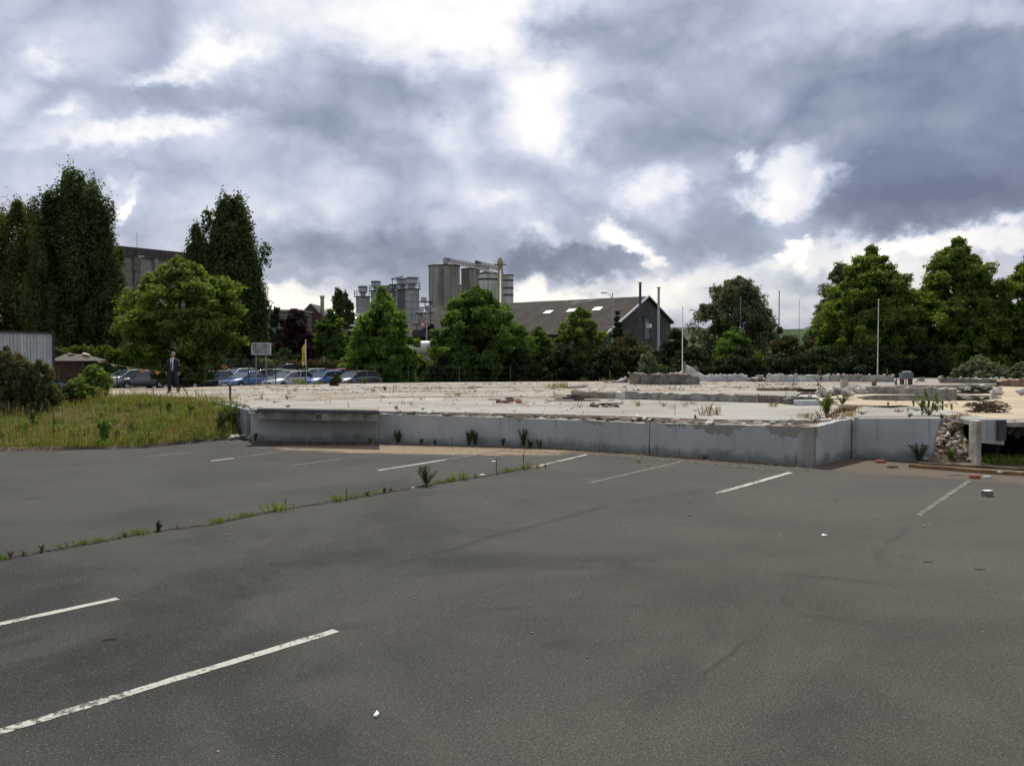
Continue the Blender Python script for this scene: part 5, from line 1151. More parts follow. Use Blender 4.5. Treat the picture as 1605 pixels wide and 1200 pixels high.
for sx, wi in ((1, b0+3), (-1, b1+3)):      # fingers and thumb from the palm
    bp = Vector(J[wi][1])
    for k in range(4):
        x0 = bp+Vector((sx*.004, -.024+.016*k, -.025)); i0 = len(J); limb([('f', tuple(x0+Vector((0, 0, -.02))), .0095, wi), ('f', tuple(x0+Vector((-sx*.008, .004, -.05-.006*(k in (1, 2))))), .0085, i0), ('f', tuple(x0+Vector((-sx*.025, .006, -.075-.008*(k in (1, 2))))), .0075, i0+1)])
    i0 = len(J); limb([('t', tuple(bp+Vector((-sx*.01, .035, -.01))), .011, wi), ('t', tuple(bp+Vector((-sx*.02, .055, -.04))), .009, i0)])
me = bpy.data.meshes.new('body'); me.from_pydata([q[1] for q in J], [(i, q[3]) for i, q in enumerate(J) if q[3] is not None], []); me.materials.append(skin)
bo = bpy.data.objects.new('body', me); col.objects.link(bo); bo.parent = person
if True:
    bmx = bmesh.new(); bmx.from_mesh(me); lay = bmx.verts.layers.skin.verify(); bmx.verts.ensure_lookup_table()
    for i, v_ in enumerate(bmx.verts): v_[lay].radius = (J[i][2], J[i][2]*(.95 if i not in (0, 1, 2) else .72)); v_[lay].use_root = (i == 0)
    bmx.to_mesh(me); bmx.free()
sk = bo.modifiers.new('Skin', 'SKIN')
sb = bo.modifiers.new('Subdivision', 'SUBSURF'); sb.levels = 1; sb.render_levels = 1; sk.use_smooth_shade = True
def ell(bm, rings, n=16, cap=True):
    rs = []
    for (x, y, z, a_, b_) in rings: rs.append([bm.verts.new((x+a_*math.cos(2*math.pi*k/n), y+b_*math.sin(2*math.pi*k/n), z)) for k in range(n)])
    for r0, r1_ in zip(rs, rs[1:]):
        for k in range(n): bm.faces.new((r0[k], r0[(k+1) % n], r1_[(k+1) % n], r1_[k]))
    if cap: bm.faces.new(rs[0]); bm.faces.new(rs[-1])
bm = B(); ell(bm, [(0, 0, .80, .215, .15), (0, 0, .95, .205, .145), (0, 0, 1.10, .185, .135), (0, 0, 1.28, .215, .145), (0, 0, 1.40, .235, .14), (0, -.01, 1.465, .19, .115), (0, -.01, 1.515, .085, .075)])
for (i, j, k) in ((b0, b0+1, b0+2), (b1, b1+1, b1+2)): tube(bm, [J[i][1], Vector(J[i][1]).lerp(Vector(J[j][1]), .5), J[j][1], J[k][1]], [.10, .085, .075, .052], 10)
jk = obj('jacket', bm, suit, person, smooth=True)
bm = B(); ell(bm, [(0, 0, 1.02, .19, .135), (0, 0, .92, .195, .14), (0, 0, .84, .17, .12)])
for (i, j, k) in ((b2, b2+1, b2+2), (b3, b3+1, b3+2)):
    a_ = Vector(J[k][1]); tube(bm, [J[i][1], J[j][1], a_.lerp(Vector(J[j][1]), .3), a_+Vector((0, 0, -.02))], [.115, .088, .08, .078], 12)
obj('trousers', bm, suit, person, smooth=True)
bm = B(); pr = None
for z, hw_, y in ((.985, .03, .150), (1.10, .05, .142), (1.25, .048, .152), (1.38, .066, .150), (1.46, .070, .125), (1.52, .060, .082)):
    cur = [bm.verts.new((x*hw_, y+.012-.02*abs(x), z)) for x in (-1, 0, 1)]+[bm.verts.new((x*hw_, y-.03, z)) for x in (1, -1)]
    if pr:
        for k in range(5): bm.faces.new((pr[k], cur[k], cur[(k+1) % 5], pr[(k+1) % 5]))
    pr = cur
obj('shirt', bm, shirt, person)
bm = B(); pr = None
for z, hw_, y in ((1.02, .006, .168), (1.06, .03, .166), (1.25, .024, .174), (1.38, .02, .165), (1.455, .015, .135), (1.48, .024, .12), (1.50, .02, .108)):
    cur = [bm.verts.new((-hw_, y, z)), bm.verts.new((0, y+.008, z)), bm.verts.new((hw_, y, z))]
    if pr:
        for k in range(2): bm.faces.new((pr[k], cur[k], cur[k+1], pr[k+1]))
    pr = cur
obj('tie', bm, tie, person)
bm = B(); g_ = bmesh.ops.create_icosphere(bm, subdivisions=3, radius=1)
for v_ in g_['verts']: q = v_.co; v_.co = Vector((q.x*.090, q.y*.10-.012, 1.70+q.z*.085))
bmesh.ops.delete(bm, geom=[v_ for v_ in bm.verts if (v_.co.y > .045 and v_.co.z < 1.755) or v_.co.z < 1.64], context='VERTS'); obj('hair', bm, hair, person, smooth=True)
bm = B()
for sx in (-1, 1):
    g_ = bmesh.ops.create_icosphere(bm, subdivisions=1, radius=.011)
    for v_ in g_['verts']: v_.co += Vector((sx*.03, .088, 1.685))
obj('eyes', bm, M_dark, person)
bm = B(); prism(bm, [(-.014, .085), (.014, .085), (0, .118)], 1.645, [1.68, 1.68, 1.655]); 
for sx in (-1, 1): box(bm, (sx*.09, .0, 1.67), (.018, .035, .06))
obj('nose_and_ears', bm, skin, person)
bm = B(); box(bm, (0, .087, 1.622), (.05, .012, .010)); obj('mouth', bm, plain('lips', (.30, .10, .09), .6), person)
for k, j in ((b2+2, b2+3), (b3+2, b3+3)):
    bm = B(); a_, t_ = Vector(J[k][1]), Vector(J[j][1]); a_.z = .05; tube(bm, [a_+Vector((0, -.05, -.005)), a_+Vector((0, .02, .01)), t_.lerp(a_, .4)+Vector((0, 0, .0)), t_+Vector((0, .03, -.005))], [.042, .052, .048, .030], 10); obj('shoe', bm, shoe, person, smooth=True)

# ================================================================== TREES, SHRUBS, HEDGES
WL = 'trees standing behind the slab and the car lot'
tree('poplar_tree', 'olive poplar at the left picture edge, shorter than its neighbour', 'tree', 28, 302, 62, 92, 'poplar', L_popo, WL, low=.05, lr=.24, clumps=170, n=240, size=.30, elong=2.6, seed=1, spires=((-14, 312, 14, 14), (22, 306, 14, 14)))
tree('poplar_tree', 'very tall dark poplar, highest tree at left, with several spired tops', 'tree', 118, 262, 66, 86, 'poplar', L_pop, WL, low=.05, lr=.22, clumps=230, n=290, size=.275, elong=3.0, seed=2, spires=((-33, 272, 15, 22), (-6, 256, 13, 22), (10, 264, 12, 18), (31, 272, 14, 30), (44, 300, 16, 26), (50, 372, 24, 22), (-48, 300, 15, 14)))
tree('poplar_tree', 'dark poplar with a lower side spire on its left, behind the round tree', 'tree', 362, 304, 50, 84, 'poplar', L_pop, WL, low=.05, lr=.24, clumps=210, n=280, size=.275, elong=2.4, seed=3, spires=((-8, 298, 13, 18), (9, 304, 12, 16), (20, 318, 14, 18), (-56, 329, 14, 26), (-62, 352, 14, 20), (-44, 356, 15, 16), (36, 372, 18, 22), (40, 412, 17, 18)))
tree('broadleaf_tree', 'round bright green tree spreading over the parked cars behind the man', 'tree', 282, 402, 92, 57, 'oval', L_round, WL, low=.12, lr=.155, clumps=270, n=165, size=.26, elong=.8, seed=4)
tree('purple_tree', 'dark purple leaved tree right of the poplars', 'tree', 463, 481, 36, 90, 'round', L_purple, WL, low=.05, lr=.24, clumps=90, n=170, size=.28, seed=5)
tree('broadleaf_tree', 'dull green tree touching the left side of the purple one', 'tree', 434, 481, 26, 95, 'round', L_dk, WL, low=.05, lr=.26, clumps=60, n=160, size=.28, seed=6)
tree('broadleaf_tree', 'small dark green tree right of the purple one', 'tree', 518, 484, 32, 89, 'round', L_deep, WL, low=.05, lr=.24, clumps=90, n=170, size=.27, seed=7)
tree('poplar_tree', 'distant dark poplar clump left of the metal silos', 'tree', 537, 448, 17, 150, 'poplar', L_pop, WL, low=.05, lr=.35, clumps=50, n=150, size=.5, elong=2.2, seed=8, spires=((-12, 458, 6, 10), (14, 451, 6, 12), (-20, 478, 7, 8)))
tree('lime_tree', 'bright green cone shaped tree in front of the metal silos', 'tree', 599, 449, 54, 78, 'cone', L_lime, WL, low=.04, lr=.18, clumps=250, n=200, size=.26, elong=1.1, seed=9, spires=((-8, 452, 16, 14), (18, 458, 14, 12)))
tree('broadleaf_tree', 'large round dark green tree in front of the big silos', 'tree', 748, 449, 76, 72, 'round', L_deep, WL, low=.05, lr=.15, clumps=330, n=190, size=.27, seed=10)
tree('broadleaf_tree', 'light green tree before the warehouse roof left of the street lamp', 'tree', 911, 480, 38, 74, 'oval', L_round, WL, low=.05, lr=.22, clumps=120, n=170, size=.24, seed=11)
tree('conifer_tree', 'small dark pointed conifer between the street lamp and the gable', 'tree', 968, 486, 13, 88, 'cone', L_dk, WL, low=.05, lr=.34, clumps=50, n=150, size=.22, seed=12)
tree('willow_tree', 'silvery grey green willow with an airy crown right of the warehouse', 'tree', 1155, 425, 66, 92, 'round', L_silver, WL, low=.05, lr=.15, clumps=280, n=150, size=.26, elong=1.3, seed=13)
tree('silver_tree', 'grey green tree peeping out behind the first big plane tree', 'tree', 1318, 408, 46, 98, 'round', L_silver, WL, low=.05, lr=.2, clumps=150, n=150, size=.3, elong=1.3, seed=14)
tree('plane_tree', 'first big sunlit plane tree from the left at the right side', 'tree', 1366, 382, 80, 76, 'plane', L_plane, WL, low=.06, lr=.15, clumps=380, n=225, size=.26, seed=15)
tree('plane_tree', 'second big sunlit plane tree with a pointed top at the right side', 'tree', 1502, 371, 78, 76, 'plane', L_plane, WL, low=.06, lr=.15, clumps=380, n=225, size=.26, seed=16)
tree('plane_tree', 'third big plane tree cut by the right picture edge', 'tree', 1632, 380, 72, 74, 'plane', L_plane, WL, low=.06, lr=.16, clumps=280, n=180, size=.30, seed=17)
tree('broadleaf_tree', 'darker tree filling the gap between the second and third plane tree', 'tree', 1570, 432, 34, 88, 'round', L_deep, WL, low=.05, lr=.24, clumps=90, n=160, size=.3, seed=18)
SB = 'bushes in the dense row behind the slab'
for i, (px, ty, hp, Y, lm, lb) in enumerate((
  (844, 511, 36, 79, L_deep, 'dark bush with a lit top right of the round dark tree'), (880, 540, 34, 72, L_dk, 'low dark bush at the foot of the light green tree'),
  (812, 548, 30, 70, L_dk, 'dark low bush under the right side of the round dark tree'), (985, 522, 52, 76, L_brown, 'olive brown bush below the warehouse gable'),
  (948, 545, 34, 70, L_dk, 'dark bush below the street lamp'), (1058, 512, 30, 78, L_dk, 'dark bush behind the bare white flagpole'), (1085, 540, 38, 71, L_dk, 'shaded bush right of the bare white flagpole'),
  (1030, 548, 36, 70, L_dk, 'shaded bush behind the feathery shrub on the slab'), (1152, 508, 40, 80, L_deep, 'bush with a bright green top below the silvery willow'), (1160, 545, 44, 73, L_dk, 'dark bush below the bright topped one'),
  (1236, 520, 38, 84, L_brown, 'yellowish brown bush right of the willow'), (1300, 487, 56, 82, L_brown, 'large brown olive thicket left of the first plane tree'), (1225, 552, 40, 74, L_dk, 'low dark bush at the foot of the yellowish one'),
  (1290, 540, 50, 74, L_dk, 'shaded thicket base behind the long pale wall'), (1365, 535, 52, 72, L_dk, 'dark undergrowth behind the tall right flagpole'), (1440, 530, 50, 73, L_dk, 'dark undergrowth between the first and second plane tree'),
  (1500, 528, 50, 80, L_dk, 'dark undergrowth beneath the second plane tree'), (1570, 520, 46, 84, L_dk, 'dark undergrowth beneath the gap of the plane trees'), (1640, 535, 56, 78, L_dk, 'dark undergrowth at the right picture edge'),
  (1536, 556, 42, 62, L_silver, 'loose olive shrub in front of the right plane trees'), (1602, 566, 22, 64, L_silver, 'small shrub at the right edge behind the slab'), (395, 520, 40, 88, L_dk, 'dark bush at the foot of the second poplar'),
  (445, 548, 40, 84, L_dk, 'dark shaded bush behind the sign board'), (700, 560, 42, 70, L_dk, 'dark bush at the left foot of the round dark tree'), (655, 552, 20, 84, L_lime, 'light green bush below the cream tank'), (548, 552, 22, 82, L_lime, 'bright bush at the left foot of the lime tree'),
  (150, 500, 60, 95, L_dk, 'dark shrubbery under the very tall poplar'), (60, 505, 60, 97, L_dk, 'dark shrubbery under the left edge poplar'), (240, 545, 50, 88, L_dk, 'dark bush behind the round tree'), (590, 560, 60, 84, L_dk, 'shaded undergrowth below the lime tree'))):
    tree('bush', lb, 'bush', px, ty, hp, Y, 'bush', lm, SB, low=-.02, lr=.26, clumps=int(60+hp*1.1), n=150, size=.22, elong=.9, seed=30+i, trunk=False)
def hedge(name, label, px0, px1, topy, Y, h0, dep, lm, n, size=.16, base=-.32, Y2=None, group=None):
    a, b = A(px0, topy, Y), A(px1, topy, Y2 or Y); rng = np.random.default_rng(int(px0*7+px1)); rt = thing(name, label, 'hedge', tuple(((a+b)/2)[:2])+(base,), 0, group); o = (a+b)/2; H = o.z-base; t = rng.random(n); k = max(30, int(n/60)); ct = rng.random(k)
    C = np.stack([a.x+(b.x-a.x)*ct-o.x, a.y+(b.y-a.y)*ct-o.y+rng.uniform(-dep/2, dep/2, k), rng.uniform(h0, H-.12, k)], 1); Rr = np.full((k, 3), .34)*(.7+.6*rng.random((k, 1))); C[:, 2] = np.minimum(C[:, 2], H-Rr[:, 2]*.8)
    V, Fq, ti = leaves(rng, C, Rr, 60, size, tl=rng.random(k)); npmesh('foliage', V, Fq, lm, rt, ti)
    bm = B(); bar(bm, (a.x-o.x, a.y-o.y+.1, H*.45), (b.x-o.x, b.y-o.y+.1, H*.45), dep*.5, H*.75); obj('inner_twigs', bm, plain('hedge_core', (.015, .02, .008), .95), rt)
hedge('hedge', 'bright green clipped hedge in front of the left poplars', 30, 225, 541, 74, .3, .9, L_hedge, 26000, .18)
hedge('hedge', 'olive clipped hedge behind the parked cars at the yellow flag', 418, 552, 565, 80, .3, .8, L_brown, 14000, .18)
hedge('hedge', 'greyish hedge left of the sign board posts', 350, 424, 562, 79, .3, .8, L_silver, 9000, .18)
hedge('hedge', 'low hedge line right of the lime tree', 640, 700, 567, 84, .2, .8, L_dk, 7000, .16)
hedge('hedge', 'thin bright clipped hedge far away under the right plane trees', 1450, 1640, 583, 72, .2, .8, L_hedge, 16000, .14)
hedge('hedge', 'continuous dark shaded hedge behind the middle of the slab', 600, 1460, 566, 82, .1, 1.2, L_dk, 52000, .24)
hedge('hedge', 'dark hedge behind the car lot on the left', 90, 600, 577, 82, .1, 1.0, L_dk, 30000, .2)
# shrubs on the platform and beside it
LATE = []
def shrub(name, label, px, py, z, topy, halfpx, lm, n=60, cl=40, size=.10, prof='bush', cat='shrub', lr=.3, stems=6, group=None, seed=0, elong=1.0, lean=0):
    g = G(px, py, z); H = A(px, topy, g.y).z-z; rx = halfpx*g.y/F; rng = np.random.default_rng(seed+int(px*3)); rt = thing(name, label, cat, tuple(g), 0, group)
    C, Rr = crown_clumps(rng, prof, rx, rx*.8, H*.02, H, cl, lr*rx, elong); V, Fq, ti = leaves(rng, C, Rr, n, size, tl=rng.random(cl)); npmesh('foliage', V, Fq, lm, rt, ti)
    r2_ = random.Random(seed+int(px)); bm = B()
    for k in range(stems):
        a = r2_.uniform(0, 6.3); q = r2_.uniform(.2, .8)*rx; tube(bm, [(0, 0, -.02), (math.cos(a)*q*.4, math.sin(a)*q*.4, H*.5), (math.cos(a)*q, math.sin(a)*q, H*r2_.uniform(.8, 1.02))], [.02, .014, .006], 4)
    obj('stem', bm, M_stem, rt); return rt
shrub('shrub', 'big feathery brownish bush at the left picture edge', 12, 642, .7, 541, 50, L_tam, 330, 190, .055, lr=.14, elong=1.7, seed=1)
shrub('shrub', 'smaller brown feathery bush touching the right side of the big one', 64, 640, .75, 560, 26, L_tam, 260, 60, .055, lr=.22, elong=2.0, seed=2)
shrub('shrub', 'bright green leafy shrub in front of the shed and parked cars', 150, 620, .86, 568, 27, L_weed, 90, 60, .15, lr=.26, seed=3)
shrub('shrub', 'yellow green shrub at the foot of the bright leafy one', 122, 630, .86, 590, 22, L_weed, 90, 34, .12, lr=.3, seed=4)
shrub('shrub', 'low green shrub at the left end of the slab edge', 152, 626, .86, 608, 15, L_weed, 80, 18, .09, lr=.35, seed=5)
shrub('shrub', 'dull green bush between the feathery bush and the shed', 92, 632, .84, 600, 24, L_weedd, 90, 30, .1, lr=.3, seed=6)
shrub('shrub', 'feathery grey green shrub growing on the tall dark wall remnant', 1017, 600, 1.1, 548, 24, L_silver, 110, 60, .12, 'cone', lr=.24, elong=1.5, seed=7)
shrub('shrub', 'small green sprig right of the feathery shrub on the remnant', 1043, 600, 1.1, 574, 9, L_silver, 50, 14, .1, lr=.35, seed=8)
shrub('shrub', 'small olive bush in front of the blue hatchback', 526, 604, .88, 586, 9, L_brown, 90, 16, .1, lr=.35, seed=9)
shrub('shrub', 'yellow orange conical weed behind the long pale wall', 1390, 598, 1.1, 576, 4, L_rust, 40, 10, .1, 'cone', lr=.4, seed=10)
shrub('shrub', 'rusty upright dock plant behind the left part of the long pale wall', 1285, 598, 1.1, 574, 4, L_rust, 40, 10, .08, 'poplar', lr=.4, seed=11)
LATE.append(('leafy', 'weedy bush at the right corner above the side wall', 1296, 652, .95, 40, L_weed, 612, None, 'weed', 1.0))
LATE.append(('leafy', 'small green bush on the slab by the broken brown kerb', 1320, 634, .95, 18, L_weedd, 613, None, 'weed', 1.8))
LATE.append(('tuft', 'rusty low weeds at the foot of the weedy corner bush', 1294, 657, .9, 15, L_rust, 614, None, 'weed', 3.0))
LATE.append(('leafy', 'green tall weeds low in the rubble bank gap', 1490, 722, .05, 24, L_weed, 615, None, 'weed', 1.5))
LATE.append(('leafy', 'yellow green plant growing high on the rubble bank', 1493, 684, .62, 24, L_brown, 616, None, 'weed', 1.8))
LATE.append(('leafy', 'dark green weeds at the foot of the right hand wall', 1440, 724, .0, 30, L_weedd, 617, None, 'weed', 1.4))
# sapling with large drooping leaves
g = G(1457, 651, .97); rt = thing('sapling', 'young sapling with big drooping leaves on the slab above the right wall', 'sapling', tuple(g)); r2_ = random.Random(5); bm = B(); tips = []
for a_, l_, q in ((-.55, .75, .55), (-.35, .9, .75), (-.1, .7, .9), (.2, .6, .8), (.5, .75, .6), (.7, .7, .45), (-.8, .6, .3)):
    pts = [Vector((0, 0, 0)), Vector((a_*.3, r2_.uniform(-.1, .1), q*.5)), Vector((a_*.9, r2_.uniform(-.15, .15), q*.8))]; tube(bm, pts, [.014, .01, .005], 5); tips.append(pts)
obj('stem', bm, M_stem, rt)
lf = None
for pts in tips:
    for k in range(13):
        t = .35+.65*k/13; c = pts[0].lerp(pts[1], t*2) if t < .5 else pts[1].lerp(pts[2], t*2-1); c = c+Vector((r2_.uniform(-.05, .05), r2_.uniform(-.05, .05), 0))
        if lf is None:
            bm = B(); v_ = [bm.verts.new(q) for q in ((0, 0, 0), (.025, -.03, -.03), (.02, -.10, -.075), (0, -.14, -.11), (-.02, -.10, -.075), (-.025, -.03, -.03), (0, -.05, -.03))]
            for f in ((0, 1, 6), (1, 2, 6), (2, 3, 6), (3, 4, 6), (4, 5, 6), (5, 0, 6)): bm.faces.new([v_[i] for i in f])
            lf = obj('leaf', bm, L_weed, rt, loc=c); lf.rotation_euler = (.3, 0, r2_.uniform(0, 6.3))
        else: again(lf, rt, c, (r2_.uniform(-.4, .7), r2_.uniform(-.3, .3), r2_.uniform(0, 6.3)), [r2_.uniform(.7, 1.3)]*3)

# small weeds
def blades(rng, n, h, spread, wd, lean=.35):
    x, y = rng.normal(size=n)*spread, rng.normal(size=n)*spread*.7; hh = h*(.5+.6*rng.random(n)); a = rng.random(n)*6.283; l = lean*hh*rng.random(n)*1.6; ca, sa = np.cos(a), np.sin(a); w_ = wd*(.7+.6*rng.random(n)); b = rng.random(n)*6.283
    wx, wy = np.cos(b)*w_, np.sin(b)*w_; z = np.zeros(n); P0 = np.stack([x-wx, y-wy, z], 1); P1 = np.stack([x+wx, y+wy, z], 1); M1 = np.stack([x+ca*l*.35+wx*.7, y+sa*l*.35+wy*.7, hh*.6], 1); T = np.stack([x+ca*l, y+sa*l, hh], 1)
    V = np.stack([P0, P1, M1, T], 1).reshape(-1, 3); return V, np.arange(4*n).reshape(-1, 4), rng.random(n)
def weed(kind, label, px, py, z, hpx, lm, seed, group=None, name='weed', wide=1.0, g=None):
    g = g or G(px, py, z); h = hpx*g.y/F; rng = np.random.default_rng(seed); rt = thing(name, label, 'weed', tuple(g), 0, group)
    if kind == 'tuft':
        V, Fq, ti = blades(rng, int(26*wide)+8, h, h*.28*wide, max(.0035, h*.020)); npmesh('blades', V, Fq, lm, rt, ti)
    else:
        k = {'leafy': 11, 'stalk': 2, 'broad': 5}[kind]; bm = B(); Cs = []
        for i in range(k):
            a = rng.uniform(0, 6.28); q = h*rng.uniform(.05, .50 if kind == 'leafy' else .35)*wide*(1 if kind != 'stalk' else .3); hh = h*rng.uniform(.55, 1.0) if i else h; e = Vector((math.cos(a)*q, math.sin(a)*q*.7, hh)); m_ = Vector((e.x*.4, e.y*.4, hh*.5)); tube(bm, [(0, 0, -.01), m_, e], [.007, .005, .003], 4)
            for j in range(int(8 if kind != 'stalk' else 10)):
                t = .25+.75*j/8; c = (Vector((0, 0, 0)).lerp(m_, t*2) if t < .5 else m_.lerp(e, min(1, t*2-1))); Cs.append(tuple(c))
        obj('stem', bm, M_stem if lm not in (L_dry, L_rust) else M_dirt, rt); Cs = np.array(Cs); s_ = h*(.085 if kind == 'leafy' else .035 if kind == 'stalk' else .13); V, Fq, ti = leaves(rng, Cs, np.full((len(Cs), 3), s_), 12 if kind != 'stalk' else 6, h*(.12 if kind == 'broad' else .06 if kind == 'leafy' else .035), tl=rng.random(len(Cs))); npmesh('foliage', V, Fq, lm, rt, ti)
    return rt
for q in LATE: weed(q[0], q[1], q[2], q[3], q[4], q[5], q[6], q[7], q[8], q[9], wide=q[10])
JG = 'weeds growing in the open joint of the asphalt'
def jy(x): return float(np.interp(x, [q[0] for q in JP], [q[1] for q in JP]))
for i, (px, hp, kd, lm, wd, lb) in enumerate((
  (668, 33, 'leafy', L_weedd, 1.1, 'largest leafy weed in the joint, tall and airy near the middle'), (722, 18, 'tuft', L_grassg, 1.3, 'dense upright grass tuft right of the tall airy weed'), (745, 9, 'tuft', L_grassg, .8, 'tiny bright tuft left of the white flake in the joint'),
  (778, 25, 'stalk', L_rust, 1, 'single thin rusty stalk right of the white flake'), (820, 33, 'stalk', L_rust, 1.4, 'tallest rusty dead stalk near the upper end of the joint'), (828, 12, 'tuft', L_dry, 1.4, 'dry tuft at the foot of the tallest rusty stalk'),
  (247, 17, 'broad', L_weedd, 1.2, 'dark broad leaved weed in the left third of the joint'), (218, 11, 'tuft', L_grassg, 2.2, 'bright flat grass clump left of the dark broad weed'), (430, 17, 'tuft', L_grassg, 2.2, 'wide bright grass tuft in the joint between two sparse stretches'), (448, 18, 'stalk', L_rust, .8, 'thin dry stalk at the right end of the wide bright tuft'),
  (66, 14, 'leafy', L_weed, 1.1, 'rounded green weed near the left end of the joint'), (17, 12, 'leafy', L_rust, 1.1, 'reddish green weed near the left picture edge in the joint'), (3, 11, 'tuft', L_grassg, 1, 'bright tuft at the very left edge of the joint'),
  (340, 10, 'tuft', L_grassg, 1.6, 'low bright tuft left of the wide bright tuft'), (544, 20, 'stalk', L_weedd, 1, 'thin upright stem above the bright patch left of the tall airy weed'), (528, 12, 'tuft', L_grassg, 2.4, 'bright grass patch around the thin upright stem'), (602, 9, 'broad', L_weedd, 1.1, 'small dark weed beside reddish leaves in the joint'), (612, 7, 'leafy', L_rust, 1.3, 'small reddish weed left of the tall airy one'),
  (576, 8, 'leafy', L_rust, 1, 'tiny red brown sprig halfway between the bright patch and the reddish weed'), (795, 9, 'tuft', L_grassg, 1.2, 'small green tuft between the two rusty stalks'), (842, 9, 'tuft', L_dry, 1, 'small yellow dry tuft just right of the tallest stalk'), (855, 7, 'leafy', L_rust, 1, 'last small brown weed at the start of the white line'),
  (105, 10, 'stalk', L_rust, 1, 'small brown weed left of centre between rounded and dark weeds'), (278, 9, 'stalk', L_weedd, 1, 'small lone stem just right of the dark broad weed'), (152, 8, 'tuft', L_weed, 1, 'tiny green sprig on the sparse left stretch of the joint'), (378, 7, 'stalk', L_weedd, 1, 'tiny dark stem left of the wide bright tuft'),
  (460, 8, 'stalk', L_rust, 1, 'short brown stem just beyond the wide bright tuft'), (690, 8, 'tuft', L_dry, 2, 'dry yellow fringe between the airy weed and the dense tuft'), (196, 6, 'leafy', L_weed, 1.2, 'pale low weed left of the flat grass clump'), (36, 8, 'leafy', L_weed, .9, 'little green weed between the two leftmost ones'))):
    weed(kd, lb, px, jy(px), 0, hp, lm, 100+i, JG, wide=wd)
rng = np.random.default_rng(9); Vs, Fs, Ts = [], [], []; nv = 0
for i in range(420):
    t = rng.random(); c = along(JW, t); 
    if rng.random() < .66+.32*math.sin(t*31): continue
    V, Fq, ti = blades(rng, 9, .05+.06*rng.random(), .035, .003); V = V+np.array([c.x, c.y, .008]); Vs.append(V); Fs.append(Fq+nv); nv += len(V); Ts.append(ti)
o_ = npmesh('joint_grass', np.vstack(Vs), np.vstack(Fs), L_weed, None, np.concatenate(Ts)); tag(o_, 'thin fringe of moss and short grass along the asphalt joint', 'grass', kind='stuff')
WG = 'weeds along the foot of the retaining wall'
for i, (px, hp, kd, lm, wd, lb) in enumerate((
  (624, 24, 'leafy', L_weedd, .9, 'dark green bushy weed right of the loading ledge'), (735, 28, 'leafy', L_weedd, .5, 'left one of a pair of tall dark weeds against the wall'), (745, 27, 'leafy', L_weedd, .5, 'right one of a pair of tall dark weeds against the wall'), (820, 32, 'leafy', L_weedd, .6, 'tallest narrow weed against the middle of the wall'),
  (831, 14, 'broad', L_weedd, 1, 'small dark weed just right of the tallest wall weed'), (846, 14, 'broad', L_weed, 1.6, 'broad leaved green weed in front of the middle wall'), (862, 17, 'stalk', L_weedd, .7, 'thin weed stem right of the broad leaved green one'), (708, 15, 'stalk', L_weedd, .7, 'thin stem left of the tall weed pair'), (788, 15, 'leafy', L_weedd, .6, 'faint dark weed between the pair and the tallest weed'),
  (1017, 20, 'stalk', L_rust, .8, 'rusty stem below the vertical crack in the wall'), (1248, 24, 'stalk', L_weedd, .9, 'dark stem near the right corner of the wall'), (1030, 18, 'stalk', L_rust, 1.4, 'reddish dry stem on the grit right of the crack'), (940, 13, 'stalk', L_dry, 1, 'short dry stem left of the crack'), (1065, 15, 'stalk', L_weedd, 1, 'faint dark stem right of the reddish dry one'),
  (1138, 16, 'stalk', L_weedd, .6, 'single upright dark stem halfway to the corner'), (400, 15, 'leafy', L_weedd, .6, 'dark weed at the left end of the wall below the ledge tip'), (580, 9, 'leafy', L_rust, 1.2, 'reddish low weed at the right end of the ledge shadow'), (660, 11, 'leafy', L_weedd, 1, 'small dark weed right of the bushy one'), (682, 12, 'leafy', L_weedd, 1, 'small dark weed halfway between bushy one and thin stem'),
  (1010, 9, 'stalk', L_dry, 1, 'tiny dry stem just left of the crack'), (1105, 9, 'tuft', L_weedd, 1, 'tiny tuft against the right half of the wall'), (1175, 12, 'stalk', L_weedd, 1, 'faint stem left of the damaged corner'))):
    gx_ = G(px, np.interp(px, [q[0] for q in WB], [q[1] for q in WB])+1.5, 0); weed(kd, lb, px, 0, 0, hp, lm, 200+i, WG, wide=wd, g=gx_)
weed('tuft', 'bright yellow green tuft on the asphalt below the wall crack', 1000, 725, 0, 7, L_grassg, 301, wide=1.4)
DG = 'weeds and dry stalks growing on the slab'
